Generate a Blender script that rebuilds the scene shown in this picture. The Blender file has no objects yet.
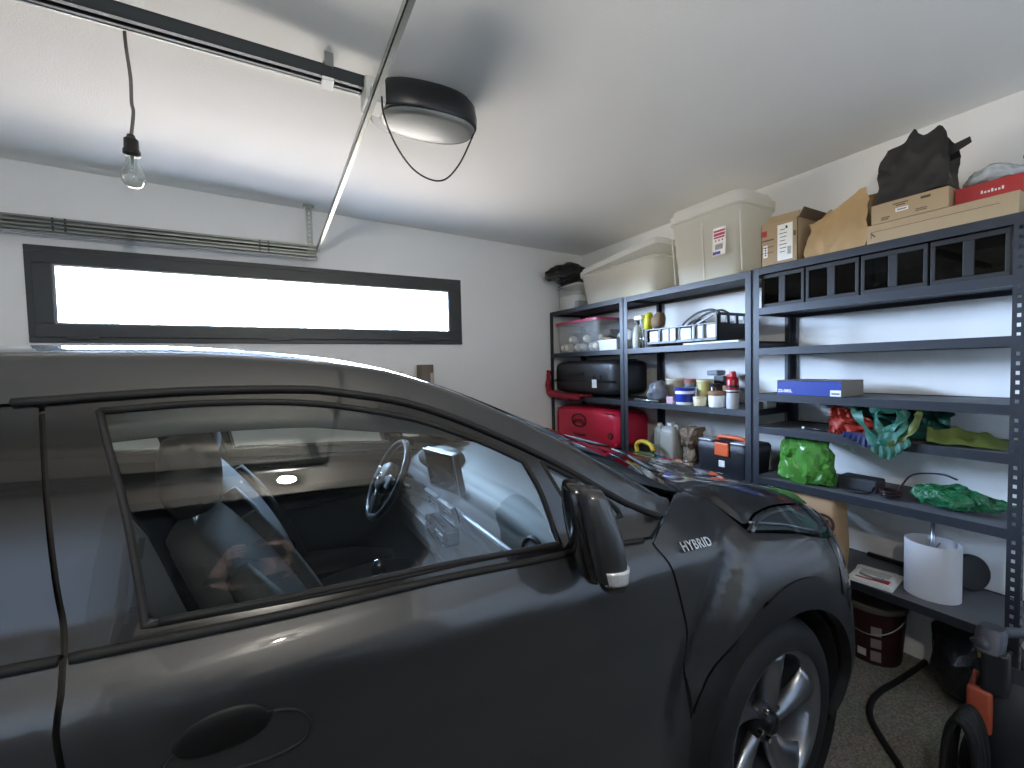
GROUND = (.62,.555,.505); SKY_H = (2.05,2.65,3.7); SKY_T = (1.2,1.8,3.0); DAY = 9.; EXPO = 2.35; WLAMP = 225.

import bpy, bmesh, math, random
import numpy as np
from mathutils import Vector, Matrix
from mathutils.geometry import delaunay_2d_cdt
PI = math.pi
sc = bpy.context.scene
COL = sc.collection
rnd = random.Random(7)

# ------------------------------------------------------------------ materials
def _nt(name):
    m = bpy.data.materials.new(name); m.use_nodes = True
    nt = m.node_tree; nt.nodes.clear()
    out = nt.nodes.new('ShaderNodeOutputMaterial')
    return m, nt, out
def lin(c):
    return tuple((v/12.92 if v <= .04045 else ((v+.055)/1.055)**2.4) for v in c)
def mat(name, col, rough=.5, metal=0., var=.08, scale=12., bump=0., bscale=60., coat=0., spec=.5, alpha=1., emit=None, sub=None, stretch=None, trans=0.):
    """principled material with a procedural colour variation; col is sRGB 0..1"""
    m, nt, out = _nt(name)
    p = nt.nodes.new('ShaderNodeBsdfPrincipled')
    c = lin(col)
    tc = nt.nodes.new('ShaderNodeTexCoord')
    src = tc.outputs['Object']
    if stretch:
        mp = nt.nodes.new('ShaderNodeMapping'); mp.inputs['Scale'].default_value = stretch
        nt.links.new(src, mp.inputs['Vector']); src = mp.outputs['Vector']
    nz = nt.nodes.new('ShaderNodeTexNoise'); nz.inputs['Scale'].default_value = scale; nz.inputs['Detail'].default_value = 4
    nt.links.new(src, nz.inputs['Vector'])
    mx = nt.nodes.new('ShaderNodeMix'); mx.data_type = 'RGBA'
    mx.inputs['A'].default_value = tuple(max(0, v*(1-var)) for v in c)+(1,)
    mx.inputs['B'].default_value = tuple(min(1, v*(1+var)) for v in c)+(1,)
    nt.links.new(nz.outputs['Fac'], mx.inputs['Factor'])
    nt.links.new(mx.outputs['Result'], p.inputs['Base Color'])
    p.inputs['Roughness'].default_value = rough; p.inputs['Metallic'].default_value = metal
    p.inputs['Specular IOR Level'].default_value = spec
    p.inputs['Coat Weight'].default_value = coat; p.inputs['Coat Roughness'].default_value = .02
    if bump:
        n2 = nt.nodes.new('ShaderNodeTexNoise'); n2.inputs['Scale'].default_value = bscale; n2.inputs['Detail'].default_value = 3
        nt.links.new(src, n2.inputs['Vector'])
        b = nt.nodes.new('ShaderNodeBump'); b.inputs['Strength'].default_value = bump; b.inputs['Distance'].default_value = .01
        nt.links.new(n2.outputs['Fac'], b.inputs['Height']); nt.links.new(b.outputs['Normal'], p.inputs['Normal'])
    if emit:
        p.inputs['Emission Color'].default_value = lin(emit[0])+(1,); p.inputs['Emission Strength'].default_value = emit[1]
    sh = p.outputs['BSDF']
    if alpha < 1:
        t = nt.nodes.new('ShaderNodeBsdfTransparent'); t.inputs['Color'].default_value = (.97,.97,.965,1)
        mxs = nt.nodes.new('ShaderNodeMixShader'); mxs.inputs[0].default_value = alpha
        nt.links.new(t.outputs[0], mxs.inputs[1]); nt.links.new(sh, mxs.inputs[2]); sh = mxs.outputs[0]
    if trans:
        t = nt.nodes.new('ShaderNodeBsdfTranslucent'); nt.links.new(mx.outputs['Result'], t.inputs['Color'])
        mxs = nt.nodes.new('ShaderNodeMixShader'); mxs.inputs[0].default_value = trans
        nt.links.new(sh, mxs.inputs[1]); nt.links.new(t.outputs[0], mxs.inputs[2]); sh = mxs.outputs[0]
    nt.links.new(sh, out.inputs['Surface'])
    return m
def glass(name, tint=(.9,.93,.91), ior=1.5, rough=.0, extra=0.):
    """thin pane: tinted see-through plus mirror reflection by angle"""
    m, nt, out = _nt(name)
    t = nt.nodes.new('ShaderNodeBsdfTransparent'); t.inputs['Color'].default_value = tint+(1,)
    g = nt.nodes.new('ShaderNodeBsdfGlossy'); g.inputs['Roughness'].default_value = rough
    lw = nt.nodes.new('ShaderNodeFresnel'); lw.inputs['IOR'].default_value = ior
    geo = nt.nodes.new('ShaderNodeNewGeometry')
    # same ratio from both sides of the pane
    mi = nt.nodes.new('ShaderNodeMix'); mi.data_type = 'FLOAT'
    mi.inputs['A'].default_value = ior; mi.inputs['B'].default_value = 1/ior
    nt.links.new(geo.outputs['Backfacing'], mi.inputs['Factor']); nt.links.new(mi.outputs['Result'], lw.inputs['IOR'])
    mu = nt.nodes.new('ShaderNodeMath'); mu.operation = 'MULTIPLY_ADD'; mu.use_clamp = True
    mu.inputs[1].default_value = 1.7; mu.inputs[2].default_value = extra
    nt.links.new(lw.outputs[0], mu.inputs[0])
    mx = nt.nodes.new('ShaderNodeMixShader')
    nt.links.new(mu.outputs[0], mx.inputs[0]); nt.links.new(t.outputs[0], mx.inputs[1]); nt.links.new(g.outputs[0], mx.inputs[2])
    nt.links.new(mx.outputs[0], out.inputs['Surface'])
    return m

# ------------------------------------------------------------------ objects
def tag(o, label=None, cat=None, group=None, kind=None):
    if label: o['label'] = label
    if cat: o['category'] = cat
    if group: o['group'] = group
    if kind: o['kind'] = kind
    return o
def thing(name, label, cat, loc=(0,0,0), group=None):
    o = bpy.data.objects.new(name, None); COL.objects.link(o); o.location = loc
    o.empty_display_size = .05
    return tag(o, label, cat, group)
def worldloc(o):
    v = Vector((0,0,0))
    while o is not None:
        v += o.location; o = o.parent
    return v
def obj(name, bm, m, parent=None, smooth=False, label=None, autosmooth=None):
    me = bpy.data.meshes.new(name)
    if parent is not None:
        w = worldloc(parent)
        if w.length > 0: bmesh.ops.translate(bm, verts=bm.verts, vec=-w)
    bm.normal_update()
    bm.to_mesh(me); bm.free()
    for mm in (m if isinstance(m, (list, tuple)) else [m]): me.materials.append(mm)
    if smooth or autosmooth:
        for p in me.polygons: p.use_smooth = True
    if autosmooth:
        me.set_sharp_from_angle(angle=math.radians(autosmooth))
    o = bpy.data.objects.new(name, me); COL.objects.link(o)
    if parent is not None: o.parent = parent
    if label: o['label'] = label
    return o
def base_origin(o):
    """puts the origin of a one-mesh thing at its base"""
    me = o.data; vs = [v.co for v in me.vertices]
    c = Vector(((min(v.x for v in vs)+max(v.x for v in vs))/2, (min(v.y for v in vs)+max(v.y for v in vs))/2, min(v.z for v in vs)))
    me.transform(Matrix.Translation(-c)); o.location = o.location+c
    return o
def one(name, bm, m, label, cat, group=None, **k):
    o = obj(name, bm, m, None, **k); base_origin(o); return tag(o, label, cat, group)
def struct(name, bm, m, parent=None, **k):
    o = obj(name, bm, m, parent, **k); o['kind'] = 'structure'; return o

def NB(): return bmesh.new()
def join(bm, b2, mi=None):
    me = bpy.data.meshes.new('tmp')
    b2.to_mesh(me); b2.free(); n = len(bm.faces)
    bm.from_mesh(me); bpy.data.meshes.remove(me)
    if mi is not None:
        bm.faces.ensure_lookup_table()
        for f in bm.faces[n:]: f.material_index = mi
def box(bm, x0, x1, y0, y1, z0, z1, bev=0., seg=2, M=None, mi=0):
    b = bmesh.new()
    bmesh.ops.create_cube(b, size=1.)
    bmesh.ops.scale(b, vec=(x1-x0, y1-y0, z1-z0), verts=b.verts)
    if bev > 0: bmesh.ops.bevel(b, geom=list(b.edges), offset=bev, segments=seg, affect='EDGES', profile=.6)
    bmesh.ops.translate(b, vec=((x0+x1)/2, (y0+y1)/2, (z0+z1)/2), verts=b.verts)
    if M is not None: bmesh.ops.transform(b, matrix=M, verts=b.verts)
    for f in b.faces: f.material_index = mi
    join(bm, b)
def ring_faces(bm, rings, close=True, cap0=True, cap1=True, mi=0):
    vs = [[bm.verts.new(p) for p in r] for r in rings]
    n = len(vs[0])
    for a, b in zip(vs[:-1], vs[1:]):
        for k in range(n if close else n-1):
            try: f = bm.faces.new((a[k], a[(k+1) % n], b[(k+1) % n], b[k])); f.material_index = mi
            except ValueError: pass
    if close:
        for c, r, rev in ((cap0, vs[0], True), (cap1, vs[-1], False)):
            if c:
                try: f = bm.faces.new(r[::-1] if rev else r); f.material_index = mi
                except ValueError: pass
    return vs
def tube(bm, pts, r, n=8, caps=True, mi=0):
    pts = [Vector(p) for p in pts]
    rs = r if isinstance(r, (list, tuple)) else [r]*len(pts)
    prev = None; rings = []
    for i, p in enumerate(pts):
        d = (pts[min(i+1, len(pts)-1)]-pts[max(i-1, 0)]).normalized()
        if prev is None:
            a = d.orthogonal().normalized()
        else:
            a = (prev-d*prev.dot(d)).normalized()
        prev = a; b = d.cross(a)
        rings.append([p+(a*math.cos(2*PI*k/n)+b*math.sin(2*PI*k/n))*rs[i] for k in range(n)])
    ring_faces(bm, rings, True, caps, caps, mi)
def smooth_path(pts, k=6):
    pts = [Vector(p) for p in pts]; out = []
    P = [pts[0]*2-pts[1]]+pts+[pts[-1]*2-pts[-2]]
    for i in range(1, len(P)-2):
        for j in range(k):
            t = j/k; a, b, c, d = P[i-1], P[i], P[i+1], P[i+2]
            out.append(.5*((2*b)+(c-a)*t+(2*a-5*b+4*c-d)*t*t+(3*b-a-3*c+d)*t**3))
    out.append(pts[-1]); return out
def lathe(bm, prof, c=(0,0,0), n=32, axis='Z', mi=0, cap0=True, cap1=True):
    """prof = [(r, h)] along the axis"""
    c = Vector(c); rings = []
    for r, h in prof:
        ring = []
        for k in range(n):
            a = 2*PI*k/n; u, v = r*math.cos(a), r*math.sin(a)
            ring.append(c+(Vector((u, v, h)) if axis == 'Z' else Vector((u, h, -v)) if axis == 'Y' else Vector((h, u, v))))
        rings.append(ring)
    ring_faces(bm, rings, True, cap0, cap1, mi)
def prism(bm, poly, lo, hi, axis='Y', mi=0, M=None):
    """poly in the two other axes (XZ for Y, XY for Z, YZ for X) pulled from lo to hi"""
    def P(a, b, h): return Vector((a, h, b)) if axis == 'Y' else Vector((a, b, h)) if axis == 'Z' else Vector((h, a, b))
    r = [[P(a, b, h) for a, b in poly] for h in (lo, hi)]
    if M is not None: r = [[M @ v for v in q] for q in r]
    ring_faces(bm, r, True, True, True, mi)
    bmesh.ops.recalc_face_normals(bm, faces=bm.faces)
def superring(c, ax, ay, rx, ry, n=24, e=2.5):
    c = Vector(c); ax = Vector(ax); ay = Vector(ay); out = []
    for k in range(n):
        t = 2*PI*k/n; ct, st = math.cos(t), math.sin(t)
        out.append(c+ax*(rx*math.copysign(abs(ct)**(2/e), ct))+ay*(ry*math.copysign(abs(st)**(2/e), st)))
    return out
def blob(bm, secs, n=24, e=2.5, ax=(1,0,0), ay=(0,1,0), mi=0):
    """secs = [(centre, rx, ry[, e])]"""
    ring_faces(bm, [superring(s[0], ax, ay, s[1], s[2], n, s[3] if len(s) > 3 else e) for s in secs], mi=mi)
def wrinkle(bm, amp, scale, seed=0, axis=None):
    from mathutils import noise
    for v in bm.verts:
        q = v.co*scale+Vector((seed*7.3, seed*3.1, seed))
        v.co += Vector((noise.noise(q), noise.noise(q+Vector((31.7, 11.3, 5.9))), noise.noise(q+Vector((7.1, 43.3, 19.7)))))*amp*1.1
def subdiv(bm, cuts=1, smooth=0.):
    bmesh.ops.subdivide_edges(bm, edges=list(bm.edges), cuts=cuts, use_grid_fill=True, smooth=smooth)
def grid(bm, rows, mi=0, flip=False):
    vs = [[bm.verts.new(p) for p in r] for r in rows]
    for a, b in zip(vs[:-1], vs[1:]):
        for k in range(len(a)-1):
            q = (a[k], a[k+1], b[k+1], b[k])
            f = bm.faces.new(q[::-1] if flip else q); f.material_index = mi
    return vs
def solid(bm, th):
    """gives an open sheet a thickness"""
    bmesh.ops.recalc_face_normals(bm, faces=bm.faces)
    bmesh.ops.solidify(bm, geom=list(bm.faces), thickness=th)
def text(name, s, size, M, m, parent, depth=.0006, spacing=1., bold=0.):
    cu = bpy.data.curves.new(name, 'FONT'); cu.body = s; cu.size = size; cu.extrude = depth; cu.offset = bold
    cu.align_x = 'CENTER'; cu.align_y = 'CENTER'; cu.space_character = spacing
    cu.materials.append(m)
    t = bpy.data.objects.new('t', cu); COL.objects.link(t); bpy.context.view_layer.update()
    me = bpy.data.meshes.new_from_object(t); bpy.data.objects.remove(t); bpy.data.curves.remove(cu)
    if not me.materials: me.materials.append(m)
    o = bpy.data.objects.new(name, me); COL.objects.link(o)
    if parent is not None:
        o.parent = parent; M = Matrix.Translation(-worldloc(parent)) @ M
    o.matrix_local = M if parent is not None else M
    return o
def frame_m(o, x, y):
    """matrix with given origin, x axis (reading direction), y axis (up)"""
    x = Vector(x).normalized(); y = Vector(y); y = (y-x*y.dot(x)).normalized(); z = x.cross(y)
    return Matrix(((x.x,y.x,z.x,o[0]),(x.y,y.y,z.y,o[1]),(x.z,y.z,z.z,o[2]),(0,0,0,1)))
def sheet_on(bm, M, w, h, th=.0008, mi=0):
    """a thin sticker centred on M"""
    box(bm, -w/2, w/2, -h/2, h/2, 0, th, M=M, mi=mi)

# ------------------------------------------------------------------ the garage
DW, XW = 3.40, 2.74            # window wall (Y), shelf wall (X)
XL, YN = -3.10, -.36           # garage door side, near wall
def ceil_z(x): return 2.585+.028*(XW-x)
M_WALL = mat('white wall plaster', (.925,.925,.915), .9, var=.02, scale=3, bump=.06, bscale=220)
M_CEIL = mat('ceiling plaster', (.925,.922,.90), .92, var=.025, scale=2.5, bump=.12, bscale=160)
M_FRAME = mat('window frame grey', (.215,.225,.225), .45, var=.05)
def floor_material():
    m, nt, out = _nt('speckled garage floor')
    p = nt.nodes.new('ShaderNodeBsdfPrincipled'); tc = nt.nodes.new('ShaderNodeTexCoord')
    v = nt.nodes.new('ShaderNodeTexVoronoi'); v.inputs['Scale'].default_value = 170
    n = nt.nodes.new('ShaderNodeTexNoise'); n.inputs['Scale'].default_value = 5; n.inputs['Detail'].default_value = 6
    for q in (v, n): nt.links.new(tc.outputs['Object'], q.inputs['Vector'])
    r = nt.nodes.new('ShaderNodeValToRGB'); r.color_ramp.elements[0].color = lin((.40,.385,.35))+(1,); r.color_ramp.elements[1].color = lin((.62,.60,.55))+(1,)
    sep = nt.nodes.new('ShaderNodeSeparateColor'); nt.links.new(v.outputs['Color'], sep.inputs[0]); nt.links.new(sep.outputs[0], r.inputs[0])
    mx = nt.nodes.new('ShaderNodeMix'); mx.data_type = 'RGBA'; mx.blend_type = 'MULTIPLY'; mx.inputs['Factor'].default_value = .35
    nt.links.new(r.outputs[0], mx.inputs['A']); nt.links.new(n.outputs['Color'], mx.inputs['B'])
    nt.links.new(mx.outputs['Result'], p.inputs['Base Color']); p.inputs['Roughness'].default_value = .55
    nt.links.new(p.outputs[0], out.inputs[0]); return m
b = NB(); box(b, XL-.3, XW+.3, YN-2.6, DW+.3, -.2, 0); struct('floor', b, floor_material())
b = NB()
ring_faces(b, [[Vector((x, y, ceil_z(x)+dz)) for x, y in ((XL-.3, YN-.12), (XW+.3, YN-.12), (XW+.3, DW+.3), (XL-.3, DW+.3))] for dz in (0, .25)])
struct('ceiling', b, M_CEIL)
b = NB(); box(b, XW, XW+.3, YN-.12, DW+.3, 0, 2.70); struct('wall_right', b, M_WALL)
# window wall with its opening
WX0, WX1, WZ0, WZ1 = -1.176, 1.424, 1.697, 2.243
b = NB()
box(b, XL-.3, WX0, DW, DW+.3, 0, 2.85); box(b, WX1, XW, DW, DW+.3, 0, 2.70)
box(b, WX0, WX1, DW, DW+.3, 0, WZ0); box(b, WX0, WX1, DW, DW+.3, WZ1, 2.85)
struct('wall_far', b, M_WALL)
# near wall with the doorway the photographer stands in
NX0, NX1, NZ = -.43, .66, 2.08
b = NB()
box(b, XL-.3, NX0, YN-.12, YN, 0, 2.85); box(b, NX1, XW, YN-.12, YN, 0, 2.70); box(b, NX0, NX1, YN-.12, YN, NZ, 2.85)
struct('wall_near', b, M_WALL)
b = NB(); box(b, XL-.3, XL-.05, YN, -.25, 0, 2.9); box(b, XL-.3, XL-.05, 3.25, DW, 0, 2.9); box(b, XL-.3, XL-.05, -.25, 3.25, 2.2, 2.9)
struct('wall_left', b, M_WALL)
# window frame, sash, pane
w = bpy.data.objects.new('window_1', None); COL.objects.link(w); w.location = ((WX0+WX1)/2, DW, WZ0); w['kind'] = 'structure'
def rect_frame(bm, x0, x1, z0, z1, t, y0, y1, bev=.004, tb=None, tl=None):
    tb = tb or t; tl = tl or t
    box(bm, x0, x1, y0, y1, z1-t, z1, bev); box(bm, x0, x1, y0, y1, z0, z0+tb, bev)
    box(bm, x0, x0+tl, y0, y1, z0+tb, z1-t, bev); box(bm, x1-tl, x1, y0, y1, z0+tb, z1-t, bev)
b = NB(); rect_frame(b, WX0, WX1, WZ0, WZ1, .036, DW-.012, DW+.07); obj('window_frame', b, M_FRAME, w)
b = NB(); rect_frame(b, WX0+.030, WX1-.030, WZ0+.030, WZ1-.030, .072, DW-.026, DW+.06, .006, tb=.076, tl=.086)
sash = obj('sash', b, M_FRAME, w)
b = NB(); rect_frame(b, WX0+.112, WX1-.112, WZ0+.102, WZ1-.098, .014, DW-.020, DW+.03, .002); obj('glazing_bead', b, mat('bead light grey', (.62,.65,.66), .4), sash)
b = NB(); box(b, WX0+.115, WX1-.115, DW+.012, DW+.018, WZ0+.10, WZ1-.10); obj('pane', b, glass('clear window pane', (.97,.98,.98), 1.3), sash)
b = NB()
for x in (-.95, .05, 1.05): box(b, x-.07, x+.07, DW-.03, DW-.015, WZ0+.020, WZ0+.044, .004)
obj('hinge_cover', b, M_FRAME, w)
b = NB()
lathe(b, [(.012,-.034),(.012,-.010)], (1.05, DW, WZ1-.06), 14, 'Y'); box(b, 1.025, 1.075, DW-.042, DW-.034, WZ1-.068, WZ1-.052, .003)
obj('latch', b, M_FRAME, w)
b = NB(); box(b, WX0+.002, WX1-.002, DW+.072, DW+.36, WZ0-.03, WZ0+.012, .004); obj('added_sill', b, mat('added tan sill', (.56,.47,.40), .8, var=.08, scale=30), w)  # unseen board, added to warm and dim light bounced onto the ceiling
# corridor beyond the doorway, with its lamp
b = NB()
box(b, -1.0, -.9, YN-2.6, YN-.12, 0, 2.5); box(b, .95, 1.05, YN-2.6, YN-.12, 0, 2.5); box(b, -1.0, 1.05, YN-2.7, YN-2.6, 0, 2.5)
struct('wall_corridor', b, M_WALL)
b = NB(); box(b, -1.0, 1.05, YN-2.7, YN-.12, 2.46, 2.6); struct('ceiling_corridor', b, M_CEIL)
M_DOOR = mat('painted door white', (.80,.79,.76), .45, var=.02)
b = NB()
box(b, NX0-.07, NX0, YN-.13, YN+.015, 0, NZ+.07, .004); box(b, NX1, NX1+.07, YN-.13, YN+.015, 0, NZ+.07, .004); box(b, NX0, NX1, YN-.13, YN+.015, NZ, NZ+.07, .004)
struct('trim_1', b, M_DOOR)
d = bpy.data.objects.new('door_1', None); COL.objects.link(d); d.location = (NX0+.02, YN-.14, 0); d['kind'] = 'structure'
b = NB(); box(b, NX0-.03, NX0+.012, YN-1.0, YN-.14, .005, NZ-.01, .003); obj('door_leaf', b, M_DOOR, d)
b = NB(); lathe(b, [(.010,0),(.010,.16)], (NX0+.02, YN-.145, 1.78), 10); lathe(b, [(.010,0),(.010,.16)], (NX0+.02, YN-.145, .25), 10); obj('door_hinge', b, mat('hinge dark', (.15,.15,.15), .4, .8), d)
b = NB(); tube(b, [(NX0+.012,YN-.93,1.02),(NX0+.06,YN-.93,1.02),(NX0+.06,YN-.82,1.02)], .010, 8); obj('door_handle', b, mat('door handle steel', (.6,.6,.6), .3, 1), d)
# sectional garage door at the left end
gd = bpy.data.objects.new('door_2', None); COL.objects.link(gd); gd.location = (XL, 1.5, 0); gd['kind'] = 'structure'
for k in range(4):
    b = NB(); box(b, XL-.04, XL, -.25, 3.25, .005+k*.55, .545+k*.55, .006); obj('door_panel', b, mat('garage door white', (.78,.78,.76), .5, var=.03) if k == 0 else bpy.data.materials['garage door white'], gd)

YC=1.60
HUBF=(1.34,.34); HUBR=(-1.30,.34)
def pchip(xs,ys,x):
    xs=np.asarray(xs,float); ys=np.asarray(ys,float); x=np.asarray(x,float)
    h=np.diff(xs); d=np.diff(ys)/h; m=np.zeros(len(xs))
    m[0]=d[0]; m[-1]=d[-1]
    for i in range(1,len(xs)-1):
        if d[i-1]*d[i]>0:
            w1=2*h[i]+h[i-1]; w2=h[i]+2*h[i-1]; m[i]=(w1+w2)/(w1/d[i-1]+w2/d[i])
    i=np.clip(np.searchsorted(xs,x)-1,0,len(xs)-2)
    t=np.clip((x-xs[i])/h[i],-.6,1.6)
    a=ys[i]*(1+2*t)*(1-t)**2+ys[i+1]*t*t*(3-2*t)+h[i]*(m[i]*t*(1-t)**2+m[i+1]*t*t*(t-1))
    return a
def sstep(a,b,x):
    t=np.clip((np.asarray(x,float)-a)/(b-a),0,1); return t*t*(3-2*t)
# stations along x: levels (z, half width)
ST_X=[-2.1,-1.3,-.9,-.28,.25,.6,.92,1.10,1.30,1.60,2.3]
LZ=[[.17]*11,
    [.30]*11,
    [.46]*11,
    [.66]*11,
    [.88,.88,.88,.88,.86,.84,.82,.82,.82,.80,.80],
    [1.13,1.12,1.10,1.056,1.013,.985,.965,.955,.940,.915,.88],     # crease
    [1.26,1.25,1.20,1.135,1.094,1.074,1.06,1.045,1.02,.99,.95],   # belt
    [1.30,1.29,1.25,1.18,1.145,1.125,1.105,1.09,1.065,1.03,.99]]
LH=[[.79,.80,.80,.80,.80,.80,.80,.80,.80,.80,.80],
    [.85,.85,.85,.855,.855,.85,.85,.85,.85,.85,.85],
    [.87,.87,.865,.865,.862,.858,.85,.85,.86,.87,.87],
    [.89,.885,.865,.853,.850,.848,.845,.845,.86,.87,.87],
    [.885,.885,.875,.868,.866,.864,.862,.86,.865,.87,.86],
    [.865,.87,.88,.887,.887,.882,.868,.855,.850,.845,.83],
    [.83,.835,.840,.842,.842,.833,.803,.765,.755,.75,.74],
    [.80,.805,.81,.815,.814,.80,.762,.715,.70,.70,.69]]
VL=[(.88,.40),(.935,.60),(1.02,.78),(1.11,.92),(1.17,1.0),(1.20,1.08)]
def hw(x,z):
    x=np.asarray(x,float); z=np.asarray(z,float); x,z=np.broadcast_arrays(x,z)
    lz=np.stack([pchip(ST_X,a,x) for a in LZ]); lh=np.stack([pchip(ST_X,a,x) for a in LH])
    # monotone-ish interpolation per point in z (catmull with limited slopes)
    n=len(LZ); h=np.diff(lz,axis=0); d=np.diff(lh,axis=0)/h
    m=np.zeros_like(lz); m[0]=d[0]; m[-1]=-.32
    for i in range(1,n-1):
        ok=d[i-1]*d[i]>0; w1=2*h[i]+h[i-1]; w2=h[i]+2*h[i-1]
        with np.errstate(divide='ignore',invalid='ignore'):
            v=(w1+w2)/(w1/d[i-1]+w2/d[i])
        m[i]=np.where(ok,v,0)
    out=np.zeros_like(x)
    for i in range(n-1):
        t=np.clip((z-lz[i])/h[i],0,1)
        a=lh[i]*(1+2*t)*(1-t)**2+lh[i+1]*t*t*(3-2*t)+h[i]*(m[i]*t*(1-t)**2+m[i+1]*t*t*(t-1))
        sel=(z>=lz[i])&((z<lz[i+1])|(i==n-2))
        out=np.where(sel,a,out)
    out=np.where(z<lz[0],lh[0]+(z-lz[0])*.4,out)
    dz=z-lz[-1]
    top=lh[-1]-.32*dz-.50*dz*dz
    out=np.where(dz>0,top,out)
    # front flare
    vx=np.interp(z,[p[1] for p in VL],[p[0] for p in VL])
    s=x-vx
    fl=.052*sstep(-.01,.085,s)*(1-sstep(.90,1.04,z))
    val=-.018*np.exp(-(s/.05)**2)*sstep(.45,.6,z)*(1-sstep(.95,1.05,z))
    r=np.hypot(x-HUBF[0],z-HUBF[1]); fl=fl*(1-.55*sstep(.50,.75,r))
    out=out+fl+val
    # rear flare
    r=np.hypot(x-HUBR[0],z-HUBR[1]); out=out+.03*(1-sstep(.47,.72,r))
    return out
# nose / tail plan curves
def _tab(n,ax,ay):
    th=np.linspace(0,np.pi/2,400); a=np.sin(th)**(2/n); h=np.cos(th)**(2/n)
    s=np.concatenate([[0],np.cumsum(np.hypot(np.diff(a)*ax,np.diff(h)*ay))]); return s,a,h
X1=1.45; SF,AF,HF=_tab(2.7,.80,.88)
X0=-1.55; SR,AR,HR=_tab(3.2,.48,.85)
UF=X1+SF[-1]; UR=X0-SR[-1]
def noseL(z): return pchip([.15,.30,.48,.65,.78,.88,.97,1.06],[.71,.78,.81,.775,.69,.60,.53,.47],z)
def tailL(z): return pchip([.2,.4,.6,.9,1.1,1.3,1.55],[.46,.52,.52,.48,.46,.30,.15],z)
def side(u,z):
    """-> x, half width"""
    u=np.asarray(u,float); z=np.asarray(z,float); u,z=np.broadcast_arrays(u,z)
    uf=np.clip(u-X1,0,None); a=np.interp(uf,SF,AF); h=np.interp(uf,SF,HF)
    ur=np.clip(X0-u,0,None); ar=np.interp(ur,SR,AR); hr=np.interp(ur,SR,HR)
    x=np.where(u>X1,X1+a*noseL(z),np.where(u<X0,X0-ar*tailL(z),u))
    return x, hw(np.where(u<X0,X0-ar*.5,x),z)*h*hr

# ------------------------------------------------------------------ the car
M_PAINT = mat('dark grey metallic paint', (.145,.152,.160), .45, .2, var=.05, scale=400, coat=1.)
M_PAINT.node_tree.nodes['Principled BSDF'].inputs['Coat IOR'].default_value = 1.45
M_BLACKGLOSS = mat('gloss black trim', (.045,.047,.055), .18, 0., var=.04, coat=.6)
M_BLACK = mat('matt black plastic', (.045,.047,.055), .5, 0., var=.1, scale=60, bump=.05, bscale=300)
M_RUBBER = mat('black rubber', (.035,.037,.042), .75, 0., var=.1, scale=30)
M_GLASS = glass('car side glass', (.90,.94,.915), 1.5, extra=.02)
M_GLASSR = glass('car privacy glass', (.86,.90,.88), 1.5, extra=.02)
M_WSCREEN = glass('windscreen glass', (.78,.84,.81), 1.5)
M_INT = mat('cabin dark plastic', (.17,.18,.18), .55, 0., var=.06, scale=50, bump=.05, bscale=400)
M_DASH = mat('dashboard grey plastic', (.28,.29,.30), .58, 0., var=.05, scale=60)
M_LINER = mat('headliner fabric', (.36,.37,.36), .9, 0., var=.05, scale=80)
M_SEAT = mat('seat fabric dark', (.13,.135,.145), .75, 0., var=.15, scale=90, bump=.08, bscale=250)
M_CUP = mat('handle cup black', (.03,.032,.036), .55, 0., spec=.3)
M_CHROME = mat('chrome', (.80,.81,.82), .12, 1., var=.02)
M_ALLOY = mat('alloy wheel silver', (.52,.53,.55), .28, .9, var=.03)
M_ALLOYD = mat('alloy wheel dark inner', (.10,.10,.11), .4, .5, var=.05)
M_SILVER = mat('satin silver trim', (.62,.64,.66), .3, .9, var=.03)
M_LENS = glass('headlamp lens', (.80,.84,.86), 1.45)
M_CLEARLENS = mat('indicator lens', (.75,.76,.76), .15, .3, var=.15, scale=120, bump=.3, bscale=160, coat=1.)
M_REDLENS = mat('tail lamp red', (.45,.05,.06), .2, 0., coat=1.)
M_DISC = mat('brake disc steel', (.35,.35,.36), .4, .9)
M_LAMPIN = mat('lamp housing grey', (.42,.44,.46), .3, .5, var=.25, scale=18)
M_WHITEMARK = mat('white marking', (.88,.89,.9), .4)
M_BLUELIT = mat('screen glass', (.16,.18,.19), .12, 0., coat=.5)

def W3(u, z, s, off=0.):
    x, h = side(u, z); return np.stack([x, YC-s*(h+off), np.broadcast_to(z, x.shape)+0*x], -1)
def WN(u, z, s):
    e = 1e-3
    u = np.asarray(u, float); z = np.asarray(z, float)
    a = W3(u+e, z, s)-W3(u-e, z, s); b = W3(u, z+e, s)-W3(u, z-e, s)
    n = np.cross(a, b); n /= np.maximum(np.linalg.norm(n, axis=-1, keepdims=True), 1e-9)
    flip = np.sign(-(n[..., 1])*s + 0*n[..., 0]); fx = np.where(np.abs(n[..., 1]) < .12, np.where(u > 0, np.sign(n[..., 0]), -np.sign(n[..., 0])), flip)
    return n*np.where(fx == 0, 1, fx)[..., None]
def inpoly(px, pz, poly):
    inside = np.zeros(px.shape, bool); n = len(poly)
    for i in range(n):
        x0, z0 = poly[i]; x1, z1 = poly[(i+1) % n]
        c = ((z0 > pz) != (z1 > pz)) & (px < (x1-x0)*(pz-z0)/((z1-z0) if z1 != z0 else 1e-12)+x0)
        inside ^= c
    return inside
def polydist(px, pz, poly):
    d = np.full(px.shape, 9.); n = len(poly)
    for i in range(n):
        x0, z0 = poly[i]; x1, z1 = poly[(i+1) % n]; dx, dz = x1-x0, z1-z0; L = dx*dx+dz*dz+1e-12
        t = np.clip(((px-x0)*dx+(pz-z0)*dz)/L, 0, 1); d = np.minimum(d, np.hypot(px-x0-t*dx, pz-z0-t*dz))
    return d
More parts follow.
